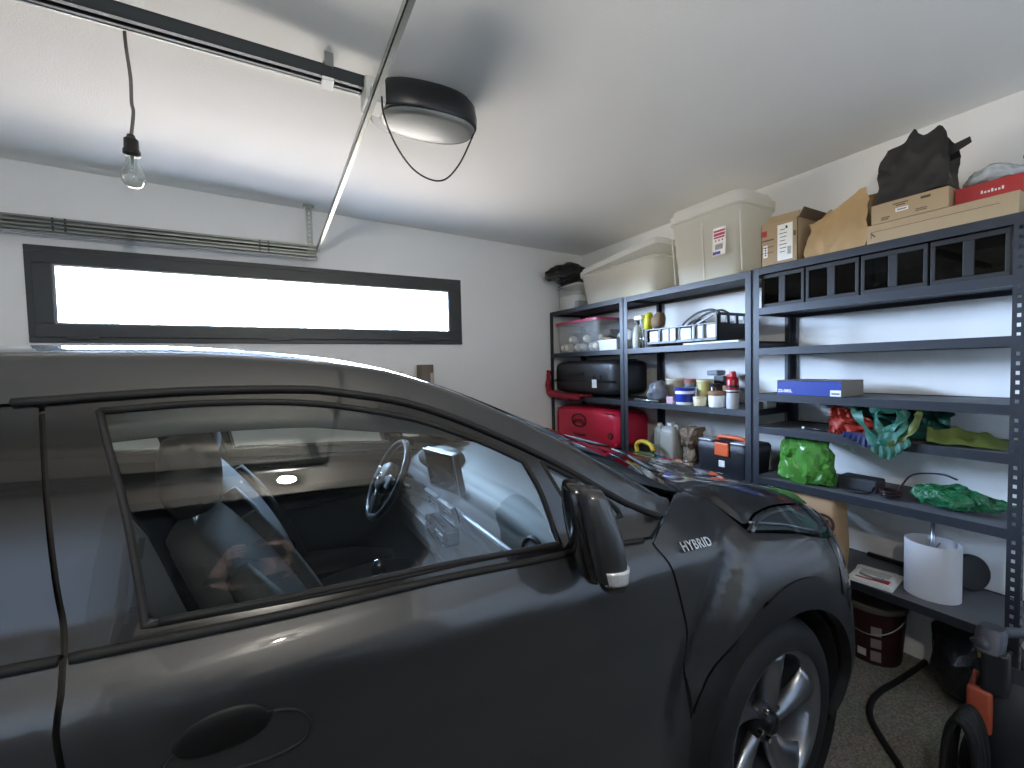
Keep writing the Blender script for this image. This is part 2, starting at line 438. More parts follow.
def resample(poly, step):
    out = []; n = len(poly)
    for i in range(n):
        a, b = poly[i], poly[(i+1) % n]; k = max(1, int(math.ceil(math.hypot(b[0]-a[0], b[1]-a[1])/step)))
        out += [(a[0]+(b[0]-a[0])*j/k, a[1]+(b[1]-a[1])*j/k) for j in range(k)]
    return out
def cur(pts, k=5):
    """smooth open curve through 2-D points"""
    return [(p.x, p.y) for p in smooth_path([(a, b, 0) for a, b in pts], k)]
def panel(name, outline, m, parent, s=1, holes=(), off=0., rim=.014, step=.028, label=None):
    """a body panel: an outline in (length, height) laid on the body surface, with its edge turned in"""
    loops = [resample(outline, step*.7)]+[resample(h, step*.7) for h in holes]
    us = [p[0] for p in loops[0]]; zs = [p[1] for p in loops[0]]
    gu, gz = np.meshgrid(np.arange(min(us), max(us), step), np.arange(min(zs), max(zs), step)); gu = gu.ravel(); gz = gz.ravel()
    ok = inpoly(gu, gz, loops[0])
    dd = polydist(gu, gz, loops[0])
    for h in loops[1:]:
        ok &= ~inpoly(gu, gz, h); dd = np.minimum(dd, polydist(gu, gz, h))
    ok &= dd > step*.4
    V = []; E = []
    for L in loops:
        b0 = len(V); V += L; E += [(b0+i, b0+(i+1) % len(L)) for i in range(len(L))]
    nb = len(V); V += list(zip(gu[ok], gz[ok]))
    r = delaunay_2d_cdt([Vector(v) for v in V], E, [], 0, 1e-5)
    vo, fo = r[0], r[2]
    P2 = np.array([[v.x, v.y] for v in vo])
    cen = np.array([(P2[list(f)]).mean(0) for f in fo])
    keep = inpoly(cen[:, 0], cen[:, 1], loops[0])
    for h in loops[1:]: keep &= ~inpoly(cen[:, 0], cen[:, 1], h)
    pos = W3(P2[:, 0], P2[:, 1], s, off); nor = WN(P2[:, 0], P2[:, 1], s)
    me_v = [tuple(p) for p in pos]; me_n = [tuple(q) for q in nor]; faces = []
    for f, kf in zip(fo, keep):
        if not kf: continue
        a, b_, c = f[0], f[1], f[2]
        g = np.cross(pos[b_]-pos[a], pos[c]-pos[a])
        faces.append(tuple(f) if g @ nor[a] > 0 else tuple(f)[::-1])
    # turned-in rim
    cnt = {}
    for f in faces:
        for i in range(len(f)):
            e_ = (f[i], f[(i+1) % len(f)]); cnt[e_] = 1
    nv = {}
    def dup(i, inner):
        if (i, inner) not in nv:
            nv[(i, inner)] = len(me_v); p = pos[i]-(nor[i]*rim if inner else 0); me_v.append(tuple(p)); me_n.append(None)
        return nv[(i, inner)]
    rims = []
    if rim:
        for (a, b_) in list(cnt):
            if (b_, a) not in cnt:
                q = (dup(b_, 0), dup(a, 0), dup(a, 1), dup(b_, 1)); rims.append(q)
                A = np.array(me_v[q[0]]); Bq = np.array(me_v[q[1]]); Cq = np.array(me_v[q[2]])
                n = np.cross(Bq-A, Cq-A); n = n/(np.linalg.norm(n)+1e-12)
                for i in q: me_n[i] = tuple(n) if me_n[i] is None else me_n[i]
    me = bpy.data.meshes.new(name)
    w = worldloc(parent) if parent is not None else Vector()
    me.from_pydata([(v[0]-w.x, v[1]-w.y, v[2]-w.z) for v in me_v], [], faces+rims)
    for p in me.polygons: p.use_smooth = True
    me.validate(); me.update()
    if len(me.vertices) == len(me_n):
        me.normals_split_custom_set_from_vertices([n if n is not None else (0, 0, 1) for n in me_n])
    me.materials.append(m)
    o = bpy.data.objects.new(name, me); COL.objects.link(o); o.parent = parent
    if label: o['label'] = label
    return o

car = thing('car', 'dark grey compact crossover car with black roof pillars parked in the garage', 'car', (0, YC, 0))

# --- traced key lines, (length, height)
GUTTER = cur([(-1.75,1.30),(-1.5,1.375),(-1.2,1.425),(-.8,1.455),(-.351,1.463),(-.244,1.467),(-.114,1.470),(.045,1.465),(.118,1.455),(.237,1.430),(.343,1.391),(.457,1.336),(.555,1.284),(.66,1.219),(.78,1.143),(.867,1.098),(.924,1.073)], 6)
BELT = cur([(-1.75,1.27),(-1.4,1.24),(-.9,1.20),(-.6,1.165),(-.309,1.138),(-.166,1.126),(.023,1.112),(.281,1.098),(.45,1.084),(.541,1.077),(.66,1.068),(.738,1.058),(.80,1.050),(.84,1.045)], 6)
GAPR = cur([(-.309,1.459),(-.298,1.394),(-.283,1.301),(-.268,1.213),(-.256,1.154),(-.249,1.10),(-.249,1.05),(-.245,1.0),(-.245,.8),(-.25,.5),(-.255,.32)], 5)
GAPF = cur([(.924,1.073),(.835,1.046),(.855,.993),(.894,.894),(.93,.79),(.953,.68),(.953,.58),(.936,.48),(.905,.38),(.88,.32)], 5)
def at(line, u): 
    L = sorted(line); return float(np.interp(u, [p[0] for p in L], [p[1] for p in L]))
def seg(line, u0, u1): 
    L = sorted(line); return [(u0, at(L, u0))]+[p for p in L if u0+.004 < p[0] < u1-.004]+[(u1, at(L, u1))]
def xz(line, z):      # u on a near-vertical line at height z
    L = sorted((p[1], p[0]) for p in line); return float(np.interp(z, [p[0] for p in L], [p[1] for p in L]))
def zseg(line, z0, z1):
    n = 24; return [(xz(line, z0+(z1-z0)*i/n), z0+(z1-z0)*i/n) for i in range(n+1)]
GF2 = [(.835,1.046)]+[p for p in GAPF if p[1] < 1.044 and p[1] > .32]+[(.88,.32)]
WIN = cur([(-.244,1.445),(-.113,1.449),(.026,1.442),(.133,1.425),(.272,1.388),(.403,1.332),(.508,1.275)], 5)+cur([(.508,1.275),(.537,1.20),(.556,1.092)], 4)[1:]+cur([(.556,1.092),(.35,1.109),(.187,1.117),(.023,1.127),(-.109,1.138),(-.174,1.143)], 4)[1:]+cur([(-.174,1.143),(-.200,1.286),(-.244,1.445)], 4)[1:-1]
TRI = cur([(.556,1.268),(.605,1.241),(.688,1.191),(.768,1.121)], 4)+[(.775,1.104),(.656,1.110),(.625,1.120),(.590,1.192)]
GAP = .0035
def shift(line, d): return [(a+d, b) for a, b in line]
ARCH_F = [(HUBF[0]+(.455 if math.cos(a) > 0 else .43)*math.cos(a), HUBF[1]+.497*math.sin(a)) for a in np.linspace(math.radians(-22), math.radians(193), 44)]
ARCH_R = [(HUBR[0]+.45*math.cos(a), HUBR[1]+.49*math.sin(a)) for a in np.linspace(math.radians(-13), math.radians(193), 44)]
def arch_in(h, r=.395): return [(h[0]+r*math.cos(a), h[1]+r*math.sin(a)) for a in np.linspace(math.radians(-25), math.radians(205), 44)]

def car_side(s):
    # front door: sheet metal, upper frame, glass
    dr = panel('front_door', zseg(shift(GAPR, GAP), .33, at(BELT, -.25))+seg(BELT, -.248, .835)[1:]+shift(GF2, -GAP)[1:-1]+[(.876,.33)], M_PAINT, car, s)
    fr_out = zseg(shift(GAPR, GAP), at(BELT, -.25)+.004, 1.454)+[(a, b-.006) for a, b in seg(GUTTER, -.30, .915)]+[(.905,1.069)]+[(a, b+.004) for a, b in seg(BELT, -.248, .838)[::-1]]
    fr = panel('window_surround', fr_out, M_BLACKGLOSS, dr, s, holes=[WIN, TRI], off=-.004)
    panel('window_glass', [(a+(.02-a)*.0, b) for a, b in WIN], M_GLASS, dr, s, off=-.009, rim=.004)
    panel('quarter_glass', TRI, M_GLASS, dr, s, off=-.009, rim=.004)
    # rubber strips: along the belt, and round the panes
    b = NB()
    for line, r, o in ((seg(BELT, -.245, .80), .0075, .004), (seg(BELT, -.158, .55), .006, -.003)):
        pts = [W3(np.array(a), np.array(z+(.002 if o > 0 else .020)), s, o) for a, z in line]; tube(b, pts, r, 6)
    obj('belt_seal', b, M_RUBBER, dr, True)
    b = NB()
    for loop in (WIN, TRI):
        L = resample(loop, .03); L.append(L[0]); tube(b, [W3(np.array(a), np.array(z), s, -.006) for a, z in L], .0055, 6)
    L = seg(GUTTER, -.34, .915); tube(b, [W3(np.array(a), np.array(z+.001), s, .000) for a, z in L], .007, 6)
    obj('window_seal', b, M_RUBBER, dr, True)
    # handle: dark recess and a pull lying across it
    HC = [(-.02,.998),(.012,.984),(.03,.955),(.02,.928),(-.027,.918),(-.10,.928),(-.15,.94),(-.155,.965),(-.13,.988),(-.07,1.004)]
    panel('handle_recess', cur(HC+[HC[0]], 4)[:-1], M_PAINT, dr, s, off=.0012, rim=.0)
    b = NB(); L = cur(HC+[HC[0]], 4); tube(b, [W3(np.array(a), np.array(z), s, .0015) for a, z in L], .003, 6); obj('handle_gasket', b, M_RUBBER, dr, True)
    b = NB(); secs = []
    for t in np.linspace(0, 1, 16):
        a = -.140+.118*t; k = max(.02, 1-abs(2*t-1)**2.4)**.5; c = W3(np.array(a), np.array(.992+.004*math.sin(t*PI)), s, .001)
        secs.append((c, .030*k, .007*k+.001, 2.2))
    blob(b, secs, 20, ax=(0,0,1), ay=(0,1,0)); obj('door_handle', b, M_CUP, dr, True)
    # inner trim of the door
    it = [(-.24,.36),(-.24,1.10)]+[(a, z-.02) for a, z in seg(BELT, -.235, .80)]+[(.86,.95),(.86,.36)]
    panel('door_trim', it, M_INT, dr, s, off=-.085, rim=-.05, step=.05)
    b = NB(); L = [(a, z-.012) for a, z in seg(BELT, -.235, .80)]
    rows = [[W3(np.array(a), np.array(z-dz_), s, o) for a, z in L] for o, dz_ in ((-.022, 0), (-.075, .010), (-.115, .026), (-.120, .06))]; grid(b, rows); solid(b, .008); obj('window_sill', b, M_DASH, dr)
    b = NB(); tube(b, [W3(np.array(a), np.array(.86), s, -.12) for a in np.linspace(-.2, .45, 8)], [.02,.035,.035,.035,.035,.03,.025,.015], 10); obj('armrest', b, M_SEAT, dr, True)
    panel('gap_blocker', zseg(shift(GAPR, -.045), .34, 1.445)+zseg(shift(GAPR, .045), .34, 1.445)[::-1], M_CUP, car, s, off=-.022, rim=.0, step=.04)  # dark strip added behind the gap between the doors to block leaking light
    panel('front_gap_blocker', zseg(shift(GAPF, -.04), .34, 1.03)+zseg(shift(GAPF, .04), .34, 1.03)[::-1], M_CUP, car, s, off=-.022, rim=.0, step=.04)  # likewise an added dark light blocker, behind the front door gap
    # rear door
    RB = [(-.90,1.20),(-.99,1.12),(-.985,1.0),(-.93,.86),(-.86,.72),(-.83,.55),(-.82,.33)]
    rd = panel('rear_door', [(-.255-.002,.33)]+zseg(shift(GAPR, -GAP), .34, at(BELT, -.25))+seg(BELT, -.90, -.254)[::-1][1:]+cur(RB, 4)[1:], M_PAINT, car, s)
    RW = [(-.50,1.435),(-.44,1.17)]+[(a, z+.018) for a, z in seg(BELT, -.83, -.46)[::-1]]+[(-.93,1.30),(-.86,1.39)]+[(-.7,1.43)]
    ro = zseg(shift(GAPR, -GAP), at(BELT, -.25)+.004, 1.454)[::-1]+[(a, z+.004) for a, z in seg(BELT, -.90, -.256)[::-1]]+[(-1.0,1.22),(-1.06,1.28),(-1.02,1.36)]+[(a, b-.006) for a, b in seg(GUTTER, -.92, -.325)]
    panel('window_surround', ro, M_BLACKGLOSS, rd, s, holes=[RW], off=-.004)
    panel('window_glass', RW, M_GLASSR, rd, s, off=-.009, rim=.004)
    b = NB(); tube(b, [W3(np.array(a), np.array(z+.002), s, .004) for a, z in seg(BELT, -.90, -.256)], .0075, 6); obj('belt_seal', b, M_RUBBER, rd, True)
    panel('door_trim', [(-.26,.36),(-.26,1.10),(-.6,1.13),(-.88,1.16),(-.88,.36)], M_INT, rd, s, off=-.085, rim=-.05, step=.05)
    # rear quarter and tail
    zt = lambda u: at(GUTTER, max(u, -1.75))
    q = [(-.825,.33)]+[(a-.004, z) for a, z in cur(RB, 4)[::-1]][1:]+[(-1.005,1.22),(-1.065,1.28),(-1.025,1.36),(-.95,at(GUTTER,-.95)-.006)]
    q += [(a, b-.006) for a, b in seg(GUTTER, -1.72, -.95)[::-1]][1:]+[(UR+.42,1.10),(UR+.42,.60),(UR+.62,.36)]
    q += [p for p in ARCH_R[::-1] if p[1] > .34]
    panel('rear_quarter', q, M_PAINT, car, s, step=.04)
    panel('rear_bumper', [(UR,.30),(UR+.40,.30),(UR+.62,.352),(UR+.425,.594),(UR,.594)], M_BLACK, car, s, step=.05)
    panel('tail_lamp', [(UR+.05,.98),(UR+.60,1.02),(UR+.72,1.06),(UR+.50,1.10),(UR+.05,1.05)], M_REDLENS, car, s, off=.012, step=.05)
    # front fender, wing top, bumper
    SH = [(1.133,1.084),(1.199,1.064),(1.228,1.021),(1.238,.981)]
    LT = cur([(1.238,.981),(1.367,.995),(1.572,.989),(1.782,.966),(1.90,.945)], 4)
    LB = cur([(1.238,.981),(1.319,.967),(1.433,.946),(1.58,.915),(1.72,.888),(1.90,.872)], 4)
    f_ = [(.928,1.073)]+shift(GF2, GAP)[1:-1]+[(.884,.33)]+[p for p in ARCH_F[::-1] if p[1] > .33 and p[0] < 1.66]+[(1.66,.85),(1.66,at(LB,1.66)-.003)]
    f_ += [(a, z-.003) for a, z in LB[::-1] if a < 1.655]+cur(SH[::-1], 4)[1:]+[(1.10,1.098),(1.02,1.085)]
    panel('front_fender', f_, M_PAINT, car, s, step=.022)
    bp = [(1.664,.85)]+[p for p in ARCH_F[::-1] if p[0] > 1.664 and p[1] > .30]+[(1.85,.27),(UF,.24),(UF,.80),(2.35,.83),(1.90,.869)]+[(a, z-.003) for a, z in LB[::-1] if a > 1.667]
    panel('front_bumper', bp, M_PAINT, car, s, step=.03)
    panel('lower_grille', [(2.05,.36),(UF,.34),(UF,.60),(2.20,.58)], M_BLACK, car, s, off=.004, step=.05)
    panel('upper_grille', [(1.92,.855),(UF,.81),(UF,.875),(1.92,.90)], M_BLACKGLOSS, car, s, off=.003, step=.05)
    hl = panel('headlamp', LT+[(1.97,.90)]+LB[::-1][:-1], M_LENS, car, s, off=.002, rim=.01, step=.02)
    panel('lamp_housing', [(a+(1.62-a)*.06, z+(.94-z)*.14) for a, z in LT+[(1.97,.90)]+LB[::-1][:-1]], M_LAMPIN, hl, s, off=-.022, rim=.0, step=.03)
    b = NB(); tube(b, [W3(np.array(a), np.array(z-.012), s, -.012) for a, z in LT[1:]], .006, 6); tube(b, [W3(np.array(a), np.array(z+.016), s, -.012) for a, z in LB[3:-2]], .005, 6)
    obj('lamp_reflector', b, M_SILVER, hl, True)
    # black wheel arch and sill cladding
    def ring(out, h, r=.395):
        inn = arch_in(h, r); inn = [p for p in inn if p[1] > .175]; oo = [p for p in out if p[1] > .165]
        return oo+inn[::-1]
    for nm, out, h in (('wheel_arch_trim', ARCH_F, HUBF), ('wheel_arch_trim', ARCH_R, HUBR)):
        panel(nm, ring(out, h), M_BLACK, car, s, off=.006, rim=.03, step=.022)
    panel('sill_trim', [(-.86,.17),(.90,.17),(.905,.30),(.88,.325),(-.82,.325)], M_BLACK, car, s, off=.004, step=.05)
    # roof rail / A pillar skin
    SIL = cur([(-1.75,1.36),(-1.5,1.445),(-1.2,1.497),(-.8,1.528),(-.35,1.536),(-.116,1.534),(.049,1.522),(.155,1.507),(.248,1.487),(.358,1.446),(.475,1.391),(.629,1.310),(.744,1.243),(.885,1.160),(.99,1.100),(1.05,1.084)], 4)
    rows = []
    for a in np.linspace(-1.75, .995, 90):
        zg = at(GUTTER, a) if a < .924 else 1.073+(a-.924)*.25; zs_ = max(at(SIL, a), zg+.012)
        gs = []
        for t, ins in ((0, .0), (.35, .0), (.7, .001), (.88, .004), (.97, .009), (1.03, .018), (1.07, .032)):
            z = zg+(zs_-zg)*t
            gs.append((a, YC-s*(float(hw(np.array(a), np.array(min(z, zs_))))-ins+.003), z))
        k = min(1., max(0., (.25-a)/.12)); zt_ = zg+(zs_-zg)*1.07
        gs.append((a+.012*(1-k), gs[-1][1]+s*(.02+.05*k), zt_+.010*k-.001*(1-k)))
        rows.append(gs)
    b = NB(); grid(b, rows, flip=(s < 0)); o = obj('roof_rail', b, M_PAINT, car, True)
    return [r[-1] for r in rows]
EDGE = {s: car_side(s) for s in (1, -1)}
# roof skin, windscreen, header
er, el = EDGE[1], EDGE[-1]
b = NB(); rows = []
for p, q in zip(er, el):
    if p[0] > .235: break
    rows.append([(p[0]+(.02*sstep(-.3, .25, p[0]))*(1-(2*t-1)**2), p[1]+(q[1]-p[1])*t, p[2]+(q[2]-p[2])*t+.024*(1-.8*float(sstep(-.25, .2, p[0])))*(1-abs(2*t-1)**2.6)) for t in np.linspace(0, 1, 25)])
grid(b, rows); roof = obj('roof', b, M_PAINT, car, True)
b = NB(); grid(b, [[(p[0], p[1], p[2]-.035) for p in r] for r in rows]); obj('headliner', b, M_LINER, roof, True)
b = NB(); wr = []
for p, q in zip(er, el):
    if p[0] < .225: continue
    k = (p[0]-.225)/(.995-.225)
    wr.append([(p[0]+(.02+.13*k)*(1-(2*t-1)**2)+.10*k*k, p[1]+(q[1]-p[1])*t, p[2]+(q[2]-p[2])*t+(.004+.034*k*k)*(1-abs(2*t-1)**3.2)-.012*k*k) for t in np.linspace(0, 1, 25)])
grid(b, wr); ws = obj('windscreen', b, M_WSCREEN, car, True)
b = NB(); grid(b, [[(p[0], p[1], p[2]-.004) for p in r[4:-4]] for r in wr[:3]]); obj('sun_band', b, M_BLACK, ws)
# rear end: tailgate with its pane
p, q = er[0], el[0]; b = NB(); rows = []
top = [(p[0]-.05*(1-(2*t-1)**2), p[1]+(q[1]-p[1])*t, p[2]+.018*(1-(2*t-1)**2)) for t in np.linspace(0, 1, 15)]
for k in np.linspace(0, 1, 6):
    z = top[0][2]+(1.10-top[0][2])*k; rows.append([(a-.20*k-.06*k*(1-(2*t-1)**2), YC+(yy-YC)*(1+.22*k), zz+(1.10-zz)*k) for (a, yy, zz), t in zip(top, np.linspace(0, 1, 15))])
grid(b, rows); tg = obj('tailgate', b, M_GLASSR, car, True)
b = NB(); rows2 = [rows[-1]]
for z in (1.05,.9,.75,.60): rows2.append([tuple(W3(np.array(u_), np.array(z), s_)) for u_, s_ in [(UR+.42*(1-t), 1) for t in np.linspace(0, 1, 8)]+[(UR+.42*t, -1) for t in np.linspace(0, 1, 8)][1:]])
grid(b, rows2); obj('tailgate_skin', b, M_PAINT, tg, True)

# bonnet
ES = [(1.133,1.084),(1.199,1.066),(1.235,1.020),(1.262,.992),(1.367,.999),(1.572,.993),(1.782,.970),(1.90,.949),(2.15,.915),(2.45,.893),(UF,.885)]
EU = cur(ES, 6)
E3 = [W3(np.array(a), np.array(z), 1, 0.) for a, z in EU]
EX = np.array([p[0] for p in E3]); EH = np.array([YC-p[1] for p in E3]); EZ = np.array([p[2] for p in E3])
o_ = np.argsort(EX); EX, EH, EZ = EX[o_], EH[o_], EZ[o_]
def bonnet_z(x, f):
    zc = float(pchip([1.1,1.25,1.5,1.75,2.0,2.12,2.2],[1.122,1.104,1.062,1.0,.925,.895,.872], x)); he = float(np.interp(x, EX, EH)); ze = float(np.interp(x, EX, EZ))
    h = f*he; hr = max(.05, min(.655, he-.06)); zr = zc-.016
    if zr < ze: zr = ze+.4*(max(zc, ze)-ze)
    if h <= hr: return zc-(zc-zr)*(h/hr)**2-.012*math.exp(-((h-.47)/.07)**2)*float(sstep(1.2,1.35,x))*(1-float(sstep(1.8,2.05,x)))
    t = (h-hr)/(he-hr); return zr+(ze-zr)*(t*t*.55+t*.45)
b = NB(); rows = []
xs = np.concatenate([np.linspace(1.125, 1.27, 10), np.linspace(1.30, EX[-1]-.002, 44)])
fs = np.array([0,.1,.2,.3,.4,.5,.58,.66,.72,.77,.81,.84,.87,.90,.93,.96,1.0])
for x in xs:
    he = float(np.interp(x, EX, EH)); r = []
    for f in np.concatenate([-fs[::-1], fs[1:]]):
        cow = .115*(1-f*f)*max(0, 1-(x-1.125)/.30)     # rear edge bows back towards the screen at the middle
        r.append((x+cow*.9 if x < 1.5 else x, YC-f*he, bonnet_z(x, abs(f))))
    rows.append(r)
grid(b, rows); bmesh.ops.recalc_face_normals(b, faces=b.faces)
bon = obj('bonnet', b, M_PAINT, car, True)
b = NB(); L = rows[0]; tube(b, [(p[0]-.006, p[1], p[2]-.006) for p in L], .009, 6); obj('bonnet_seal', b, M_RUBBER, bon, True)
# cowl and wipers between screen and bonnet
b = NB(); cw = []
for k, (p, w_) in enumerate(zip(np.linspace(0, 1, 25), wr[-1])):
    i = min(len(rows[0])-1, int(round((len(rows[0])-1)*p))); e = rows[0][i]; cw.append([(w_[0], w_[1], w_[2]-.006), ((w_[0]+e[0])/2, (w_[1]+e[1])/2, min(w_[2], e[2])-.030), (e[0]+.01, e[1], e[2]-.02)])
grid(b, cw); obj('cowl', b, M_BLACK, car, True)
def on_screen(r, t):
    i = int(r*(len(wr)-1)); j = int(t*24); return Vector(wr[i][j])
for pts in (((.99,.30),(.96,.22),(.93,.10)), ((.99,.62),(.955,.52),(.92,.36))):
    wp = [on_screen(a, t)+Vector((.006,0,.014)) for a, t in pts]
    b = NB(); tube(b, [wp[0]+Vector((.05,0,-.02))]+wp[:2], .006, 6); wi = obj('wiper', b, M_BLACK, car, True)
    b = NB(); d_ = wp[2]-wp[0]; tube(b, [wp[1]-d_*.35, wp[1], wp[2], wp[2]+d_*.25], [.004,.006,.006,.004], 6); obj('wiper_blade', b, M_RUBBER, wi, True)
# HYBRID lettering on the near fender and on the far one
for s in (1, -1):
    c = Vector(W3(np.array(.984), np.array(1.003), s, .0045)); a = Vector(W3(np.array(1.048), np.array(.994), s, .003))-Vector(W3(np.array(.920), np.array(1.010), s, .003)); up = Vector(W3(np.array(.984), np.array(1.013), s, .002))-Vector(W3(np.array(.984), np.array(.993), s, .002))
    text('hybrid_badge', 'HYBRID', .036, frame_m(c, a*s, up), M_CHROME, car, .0035, 1.1, .0008)
# door mirrors, folded in
for s in (1, -1):
    def my(h): return YC-s*h
    A = -.30                                     # the folded housing lies almost along the door
    AX = Vector((math.cos(A), s*math.sin(A), 0)); AY = Vector((0,0,1)).cross(AX)
    def sec(t, grow, cx0, h0):
        z = 1.052+.198*t; k = math.sin(PI*(.10+.83*t))**.34
        return ((cx0-.040*t+.004*math.sin(t*PI), my(h0-.012*t), z), (.037-.003*t)*k*grow, .050*k*grow, 3.0)
    b = NB(); blob(b, [sec(t, 1., .584, .950) for t in np.linspace(0, 1, 17)], 30, ax=AX, ay=AY); mh = obj('door_mirror', b, M_PAINT, car, True)
    b = NB(); blob(b, [(Vector(c_)+AX*.004, a_*.96, d_*1.06, 3.0) for c_, a_, d_, e_ in [sec(t, 1.03, .584, .950) for t in np.linspace(.06, .22, 7)]], 30, ax=AX, ay=AY); obj('turn_signal', b, M_CLEARLENS, mh, True)
    b = NB(); blob(b, [sec(t, 1.06, .585, .950) for t in np.linspace(-.02, .065, 4)], 30, ax=AX, ay=AY); obj('mirror_base', b, M_BLACKGLOSS, mh, True)
    b = NB(); blob(b, [sec(t, 1.05, .579, .905) for t in np.linspace(-.02, 1.02, 17)], 30, ax=AX, ay=AY); obj('mirror_back', b, M_BLACKGLOSS, mh, True)
    b = NB(); blob(b, [((.635-.04*t, my(.785+.10*t), 1.072+.012*t), .050-.012*t, .030-.006*t, 2.6) for t in np.linspace(0, 1, 6)], 16, ax=(1,0,0), ay=(0,0,1)); obj('mirror_foot', b, M_BLACKGLOSS, mh, True)

# wheels
def wheel(cx, s):
    yo = YC-s*.882; c = (cx, yo, .34); t = s      # outer face; inward = +Y for the near side
    b = NB()
    prof = [(.235,.012),(.245,.004),(.262,.000),(.290,.002),(.312,.010),(.328,.026),(.338,.05),(.340,.08),(.340,.15),(.335,.185),(.31,.205),(.25,.205),(.235,.19)]
    lathe(b, [(r, h*t) for r, h in prof], c, 72, 'Y', cap0=False, cap1=False); bmesh.ops.recalc_face_normals(b, faces=b.faces)
    ty = obj('wheel', b, M_RUBBER, car, True, label=None)
    b = NB(); lathe(b, [(r, h*t) for r, h in [(.246,.006),(.240,.004),(.231,.012),(.222,.03),(.214,.10),(.21,.18)]], c, 64, 'Y', cap0=False, cap1=False); bmesh.ops.recalc_face_normals(b, faces=b.faces)
    obj('rim', b, M_ALLOY, ty, True)
    b = NB(); lathe(b, [(r, h*t) for r, h in [(.0,.12),(.155,.12),(.155,.135)]], c, 40, 'Y', cap0=False); obj('brake_disc', b, M_DISC, ty, True)
    b = NB(); lathe(b, [(r, h*t) for r, h in [(.212,.16),(.0,.165)]], c, 40, 'Y', cap0=False, cap1=False); obj('wheel_back', b, M_ALLOYD, ty, True)
    a0 = math.radians(78)
    for k in range(5):
        A = a0+k*2*PI/5
        def P(r, da, dep): return (cx+r*math.cos(A+da), yo+t*dep, .34+r*math.sin(A+da))
        b = NB(); rows = []
        # a broad twisted blade, wide at the rim, with a sharp ridge
        for q in np.linspace(0, 1, 12):
            r = .040+.186*q; w0 = .36-.20*q+.16*q*q; w1 = .30-.08*q+.06*q*q; tw = .22*q*q
            r_ = []
            for v, d in ((-1,.050),(-.55,.030),(-.1,.017),(.25,.026),(1,.060)):
                wv = (w0 if v < 0 else w1)*v; r_.append(P(r, wv+tw-.05, .014+d*(.55+.45*(1-q))+.02*(1-q)**2*0+.012*(1-q)))
            rows.append(r_)
        grid(b, rows); solid(b, .010); obj('spoke', b, M_ALLOY, ty, True)
    b = NB(); lathe(b, [(r, h*t) for r, h in [(.0,.020),(.024,.021),(.030,.026),(.034,.040),(.062,.046),(.066,.075)]], c, 30, 'Y', cap0=False, cap1=False)
    bmesh.ops.recalc_face_normals(b, faces=b.faces); obj('hub_cap', b, M_ALLOYD, ty, True)
    for k in range(5):
        b = NB(); A = a0+PI/5+k*2*PI/5; lathe(b, [(.0,.030*t),(.009,.031*t),(.0095,.055*t)], (cx+.05*math.cos(A), yo, .34+.05*math.sin(A)), 6, 'Y', cap0=False)
        obj('wheel_nut', b, M_CHROME, ty)
for cx in (HUBF[0], HUBR[0]):
    for s in (1, -1): wheel(cx, s)
# wheel housings, underbody
for h in (HUBF, HUBR):
    for s in (1, -1):
        b = NB(); rows = []
        for dep in (.004, .30): rows.append([(h[0]+.385*math.cos(a), YC-s*(.875-dep), h[1]+.385*math.sin(a)) for a in np.linspace(math.radians(-62), math.radians(242), 40)])
        grid(b, rows); vs_ = [(p[0], YC-s*.575, p[2]) for p in rows[0]]
        f_ = b.faces.new([b.verts.new(v) for v in vs_]); obj('wheel_housing', b, M_RUBBER, car, True)
b = NB(); box(b, -1.95, 2.05, YC-.56, YC+.56, .18, .24, .01); box(b, -.80, .86, YC-.82, YC+.82, .18, .26, .01); obj('underbody', b, M_RUBBER, car)
b = NB(); box(b, 1.02, 1.90, YC-.55, YC+.55, .26, .80, .02); obj('engine_block', b, M_RUBBER, car)

# --- cabin
b = NB(); box(b, -1.55, .96, YC-.74, YC+.74, .27, .31, .01); obj('cabin_floor', b, M_INT, car)
b = NB(); prism(b, [(1.06,1.055),(.90,1.062),(.74,1.055),(.665,1.035),(.62,.99),(.60,.93),(.66,.90),(.67,.83),(.58,.80),(.56,.72),(.62,.62),(.78,.52),(.98,.45),(1.04,.45)], YC-.735, YC+.735, 'Y')
bmesh.ops.bevel(b, geom=[e for e in b.edges if len(e.link_faces) == 2 and abs(e.verts[0].co.y-e.verts[1].co.y) > .5], offset=.016, segments=3, affect='EDGES')
db = obj('dashboard', b, M_DASH, car, autosmooth=40)
b = NB(); box(b, .952, .98, YC-.72, YC+.72, .27, .6, .005); obj('firewall', b, M_INT, car)
b = NB(); tube(b, smooth_path([(.598,YC-.72,.945),(.592,YC-.3,.952),(.590,YC-.1,.955),(.592,YC+.1,.955)], 5), .0085, 8); obj('dash_trim', b, M_SILVER, db, True)
b = NB(); secs = []
for v in np.linspace(-1, 1, 13):
    k = math.sqrt(max(.0, 1-v*v))**.8; secs.append(((.70, YC+.37+.17*v, 1.035+.03*k), .10*max(.25, k), .050*max(.2, k), 2.3))
blob(b, secs, 18, ax=(1,0,0), ay=(0,0,1)); obj('instrument_hood', b, M_INT, db, True)
Mscr = Matrix.Translation((.585, YC+.03, 1.085)) @ Matrix.Rotation(.20, 4, 'Z') @ Matrix.Rotation(-.18, 4, 'Y')
b = NB(); box(b, -.012, .02, -.115, .115, -.085, .085, .010, 3, Mscr); sb_ = obj('touch_screen', b, M_BLACK, db)
b = NB(); box(b, -.014, -.0115, -.100, .100, -.068, .074, .001, 1, Mscr); obj('screen_glass', b, M_BLUELIT, sb_)
b = NB(); box(b, -.0145, -.010, -.117, -.113, -.085, .085, .001, 1, Mscr); box(b, -.0145, -.010, -.117, .117, .082, .086, .001, 1, Mscr); obj('screen_edge', b, M_SILVER, sb_)
